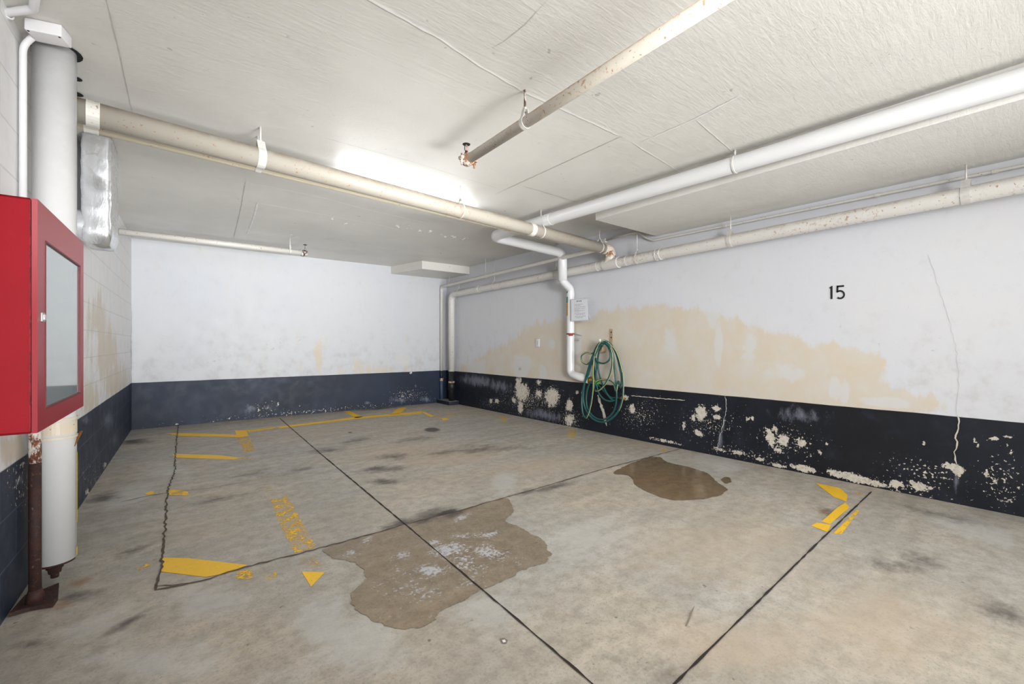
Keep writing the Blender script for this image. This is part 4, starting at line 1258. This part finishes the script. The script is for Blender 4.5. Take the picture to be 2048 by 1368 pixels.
# notice in a plastic sleeve taped to the white drop pipe
def npt(px, py, o=0.0): return on_right(px, py, 0.135 + o)
t = thing('notice', npt(1158, 620), 'white printed notice in a clear sleeve taped to the drop pipe', 'notice')
cn = [(1142.5, 600), (1174, 598.5), (1175.5, 639.5), (1143, 642)]
def nq(s, v_, o):
    a = lerp(V((cn[0][0], cn[0][1], 0)), V((cn[1][0], cn[1][1], 0)), s); b_ = lerp(V((cn[3][0], cn[3][1], 0)), V((cn[2][0], cn[2][1], 0)), s)
    q = lerp(a, b_, v_)
    return npt(q.x, q.y, o)
MB().prism([nq(0, 0, 0), nq(1, 0, 0), nq(1, 1, 0), nq(0, 1, 0)], N_R * 0.002).build('sheet', PAPER, t)
txt = MB()
rows = [(0.22, .2, .75), (.26, .2, .6), (.34, .2, .88), (.42, .2, .85), (.47, .2, .45), (.52, .2, .82), (.57, .2, .5), (.66, .2, .85), (.72, .3, .8), (.80, .22, .88), (.86, .3, .7)]
for (v_, s0_, s1_) in rows:
    s = s0_
    while s < s1_:
        e = min(s1_, s + random.uniform(0.05, 0.12))
        txt.quad(nq(s, v_, .0026), nq(e, v_, .0026), nq(e, v_ + .018, .0026), nq(s, v_ + .018, .0026))
        s = e + 0.03
txt.build('printed_lines', INK, t, 'lines of small grey print')
ttl = MB()
for s0_, s1_ in ((.33, .38), (.40, .45), (.47, .50), (.52, .57), (.59, .65)):
    ttl.quad(nq(s0_, .05, .0026), nq(s1_, .045, .0026), nq(s1_ - .01, .095, .0026), nq(s0_, .10, .0026))
ttl.build('heading', INKD, t, 'dark heading')
MB().prism([npt(1141.5, 599, -.003), npt(1176.5, 594, -.003), npt(1177, 641, -.003), npt(1142, 643, -.003)], N_R * 0.0008).build('sleeve', simple('clear sleeve', '#cfd2d8', 0.1), t, 'clear plastic sleeve')
MB().prism([on_right(1176, 629, .012), on_right(1178.5, 628, .012), on_right(1181, 636, .012), on_right(1179, 637, .012)], N_R * 0.001).build('tape', PLASTIC, t, 'loose tape end')

t = thing('wall_plate', on_right(1075.5, 686, 0.0), 'small blank white plate on the stained right wall left of the drop pipe', 'plate')
pc = on_right(1075.5, 686, 0.006)
MB().box(pc, (0, 1, 0), UP, (1, 0, 0), 0.075, 0.115, 0.010, 0.003).build('plate', PLASTIC, t)
MB().box(pc + N_R * 0.006, (0, 1, 0), UP, (1, 0, 0), 0.03, 0.07, 0.003).build('insert', OFFW, t)

# concrete plinth around the two corner pipes
pa, pb = at_z(876, 807, 0), at_z(912, 803, 0)
px0 = min(w3.x, q2.x) - 0.085
t = thing('pipe_plinth', V(((px0 + XR) / 2, 7.1, 0)), 'low navy concrete plinth around the pipe feet in the corner', 'plinth')
yn = min(w3.y, q2.y) - 0.11
MB().box(V(((px0 + XR - 0.004) / 2, (yn + 7.33) / 2, 0.032)), (1, 0, 0), (0, 1, 0), UP, XR - 0.004 - px0, 7.33 - yn, 0.062, 0.006).build('block', NAVYP, t)
MB().box(V(((px0 + XR - 0.004) / 2, (yn + 7.33) / 2, 0.0645)), (1, 0, 0), (0, 1, 0), UP, XR - 0.02 - px0, 7.32 - yn, 0.003).build('dusty_top', simple('dusty pale top', '#8d8d90', 0.9, var=0.3, scale=60), t, 'pale dust on top')

# hook and coiled garden hose
hk = on_right(1205, 684, 0.11)
t = thing('hose_hook', on_right(1223, 672, 0.0), 'steel hook plate with two holes holding the hose on right wall', 'hook')
pcn = on_right(1222.5, 674, 0.005)
pl_ = MB()
pl_.box(pcn, (0, 1, 0), UP, (1, 0, 0), 0.042, 0.19, 0.006)
pl_.build('plate', TAN, t)
for py in (664.5, 675):
    MB().lathe(on_right(1222.5, py, 0.0085), (-1, 0, 0), [(0, 0.009), (0.001, 0.009)], 12).build('screw_hole', DARK, t, 'dark hole')
arm0 = on_right(1222.5, 690, 0.01)
MB().tube([arm0, V((hk.x + 0.02, hk.y, hk.z - 0.03)), V((hk.x - 0.03, hk.y, hk.z - 0.025)), V((hk.x - 0.05, hk.y, hk.z + 0.035))], 0.012, 10).build('arm', PLASTIC, t, 'pale hook arm')
sd_ = on_right(1201, 697, 0.06)
MB().lathe(sd_ + V((0.05, 0, 0)), (-1, 0, 0), [(0, 0.05), (0.04, 0.055), (0.08, 0.05)], 14).build('saddle', TAN, t, 'tan saddle')

def hp(zx, zy, off): return on_right(1140 + zx / 6.22, 640 + zy / 6.22, off)
# one hose: strands listed in the order the hose runs (survey x, y, stand-off from the wall)
strands = [
    (265, 760, .10), (222, 850, .11), (203, 980, .12), (222, 1110, .12), (300, 1205, .11), (395, 1240, .10), (490, 1205, .09), (555, 1110, .08), (580, 960, .08), (572, 800, .08), (556, 620, .09),
    (535, 430, .11), (470, 290, .13), (410, 262, .14), (345, 310, .13), (295, 410, .13), (240, 560, .13), (196, 720, .13), (170, 880, .13), (170, 1020, .13), (205, 1130, .13), (280, 1225, .13), (385, 1270, .13), (490, 1245, .12),
    (590, 1150, .11), (648, 1000, .10), (662, 830, .09), (655, 680, .09), (625, 540, .10), (585, 420, .11), (530, 330, .12), (460, 268, .13), (395, 268, .15), (335, 350, .15), (305, 450, .14), (288, 600, .14), (288, 760, .14), (278, 930, .14),
    (250, 1090, .14), (215, 1195, .14), (188, 1212, .14), (158, 1150, .14), (146, 1040, .14), (152, 930, .13), (180, 790, .13), (225, 690, .13), (262, 560, .13), (315, 430, .14), (360, 330, .14), (425, 285, .14),
    (490, 330, .13), (522, 430, .12), (525, 560, .12), (495, 690, .12), (435, 800, .12), (375, 865, .12), (325, 880, .12), (300, 845, .11), (330, 775, .10), (400, 742, .10), (480, 750, .09), (545, 800, .09), (575, 880, .09), (600, 760, .08), (628, 840, .08), (640, 720, .08),
    (610, 560, .09), (570, 410, .10), (505, 300, .12), (440, 270, .13), (395, 330, .10), (355, 420, .08), (345, 540, .07), (360, 660, .06), (400, 790, .06), (450, 900, .06), (520, 990, .06), (560, 1000, .06), (500, 1010, .07), (430, 990, .07), (365, 920, .08), (335, 830, .08), (322, 700, .09), (330, 560, .10),
    (318, 480, .12), (350, 522, .12), (420, 540, .12), (485, 500, .12), (502, 430, .12), (470, 330, .12), (410, 290, .12), (350, 340, .12), (300, 400, .13), (250, 418, .13), (195, 406, .13), (142, 445, .13), (148, 515, .13), (210, 550, .13), (250, 525, .12),
    (290, 560, .08), (310, 680, .07), (330, 780, .06), (400, 860, .05), (500, 960, .05), (590, 968, .05), (625, 972, .05)]
ctrl = [hp(*s) for s in strands]
path = []
for i in range(len(ctrl) - 1):
    p0, p1, p2, p3 = ctrl[max(i - 1, 0)], ctrl[i], ctrl[i + 1], ctrl[min(i + 2, len(ctrl) - 1)]
    for k in range(5):
        t_ = k / 5
        path.append(0.5 * ((2 * p1) + (p2 - p0) * t_ + (2 * p0 - 5 * p1 + 4 * p2 - p3) * t_ * t_ + (3 * p1 - p0 - 3 * p2 + p3) * t_ ** 3))
path.append(ctrl[-1])
t = thing('garden_hose', hp(410, 262, 0.1), 'coiled dark green garden hose with yellow stripe on the right wall', 'hose')
hb = MB().tube(path, 0.0108, 10)
# the stripe runs along two facets, turning slowly as the hose twists
fi = 0
for i in range(len(path) - 1):
    tw = int(6 + 3.5 * math.sin(i * 0.021)) % 10
    for k in range(10):
        hb.mi[fi] = 1 if (k - tw) % 10 in (0,) else 0
        fi += 1
hb.build('hose', [HOSEG, HOSEY], t)
e_ = ctrl[-1]; ed = (ctrl[-1] - ctrl[-2]).normalized()
MB().lathe(e_, ed, [(0, 0.013), (0.02, 0.017), (0.05, 0.017), (0.055, 0.012), (0.075, 0.011)], 14).build('brass_coupling', BRASS, t, 'brass end coupling')

# ------------------------------------------------------------------ overhead garage lights out of view, plus added low and side fill lamps
def area(name, loc, aim, sx, sy, e, c=(1, 1, 1)):
    l = bpy.data.lights.new(name, 'AREA'); l.shape = 'RECTANGLE'; l.size = sx; l.size_y = sy; l.energy = e; l.color = c
    o = bpy.data.objects.new(name, l); o.location = loc
    o.rotation_euler = (V(aim) - V(loc)).to_track_quat('-Z', 'Y').to_euler()
    C.objects.link(o); return o
area('fill_light', (1.8, -2.6, 2.2), (2.2, 4.0, 0.6), 3.6, 1.2, 24, (0.98, 0.99, 0.98))
area('fill_light', (1.7, -2.2, 0.25), (1.9, 1.2, 2.46), 3.8, 2.4, 62, (1, 0.99, 0.97))  # added uplight that brightens the near ceiling
bounce = area('fill_light', (1.8, -3.6, 0.7), (1.6, 5.0, 2.35), 3.4, 0.8, 62, (0.98, 0.99, 1.0))  # added low fill aimed along the ceiling
bounce.data.spread = math.radians(60)
side = area('fill_light', (0.2, -3.2, 1.7), (4.2, 4.6, 1.45), 1.2, 1.2, 36, (0.98, 0.99, 1.0))  # added lamp that lifts the right wall
side.data.spread = math.radians(65)
bounce = area('fill_light', (1.9, -0.7, 0.2), (0.9, 5.6, 2.46), 1.6, 0.5, 20, (0.98, 0.99, 1.0))  # second low fill, added for the back of the ceiling
bounce.data.spread = math.radians(50)
area('fill_light', (1.9, 0.3, 2.42), (1.9, 0.3, 0), 1.6, 0.5, 14, (1, 0.99, 0.97))

w = bpy.data.worlds.new('World'); sc.world = w
w.use_nodes = True
bg = w.node_tree.nodes.get('Background') or w.node_tree.nodes.new('ShaderNodeBackground')
bg.inputs[0].default_value = (1.0, 0.985, 0.96, 1); bg.inputs[1].default_value = 0.9
wo = w.node_tree.nodes.get('World Output') or w.node_tree.nodes.new('ShaderNodeOutputWorld')
w.node_tree.links.new(bg.outputs[0], wo.inputs[0])

# ------------------------------------------------------------------ camera
cam = bpy.data.cameras.new('camera'); co = bpy.data.objects.new('camera', cam); C.objects.link(co)
cam.sensor_fit = 'HORIZONTAL'; cam.sensor_width = 36.0; cam.lens = FOC / 2048 * 36.0
cam.shift_y = (PY0 - 684.0) / 2048
cam.clip_start = 0.02
co.location = CAM
co.rotation_euler = (math.pi / 2, 0, -TH)
sc.camera = co
sc.view_settings.view_transform = 'Standard'
sc.view_settings.look = 'None'
sc.view_settings.exposure = -0.08
sc.cycles.use_adaptive_sampling = True
sc.cycles.adaptive_threshold = 0.025
sc.cycles.use_denoising = True
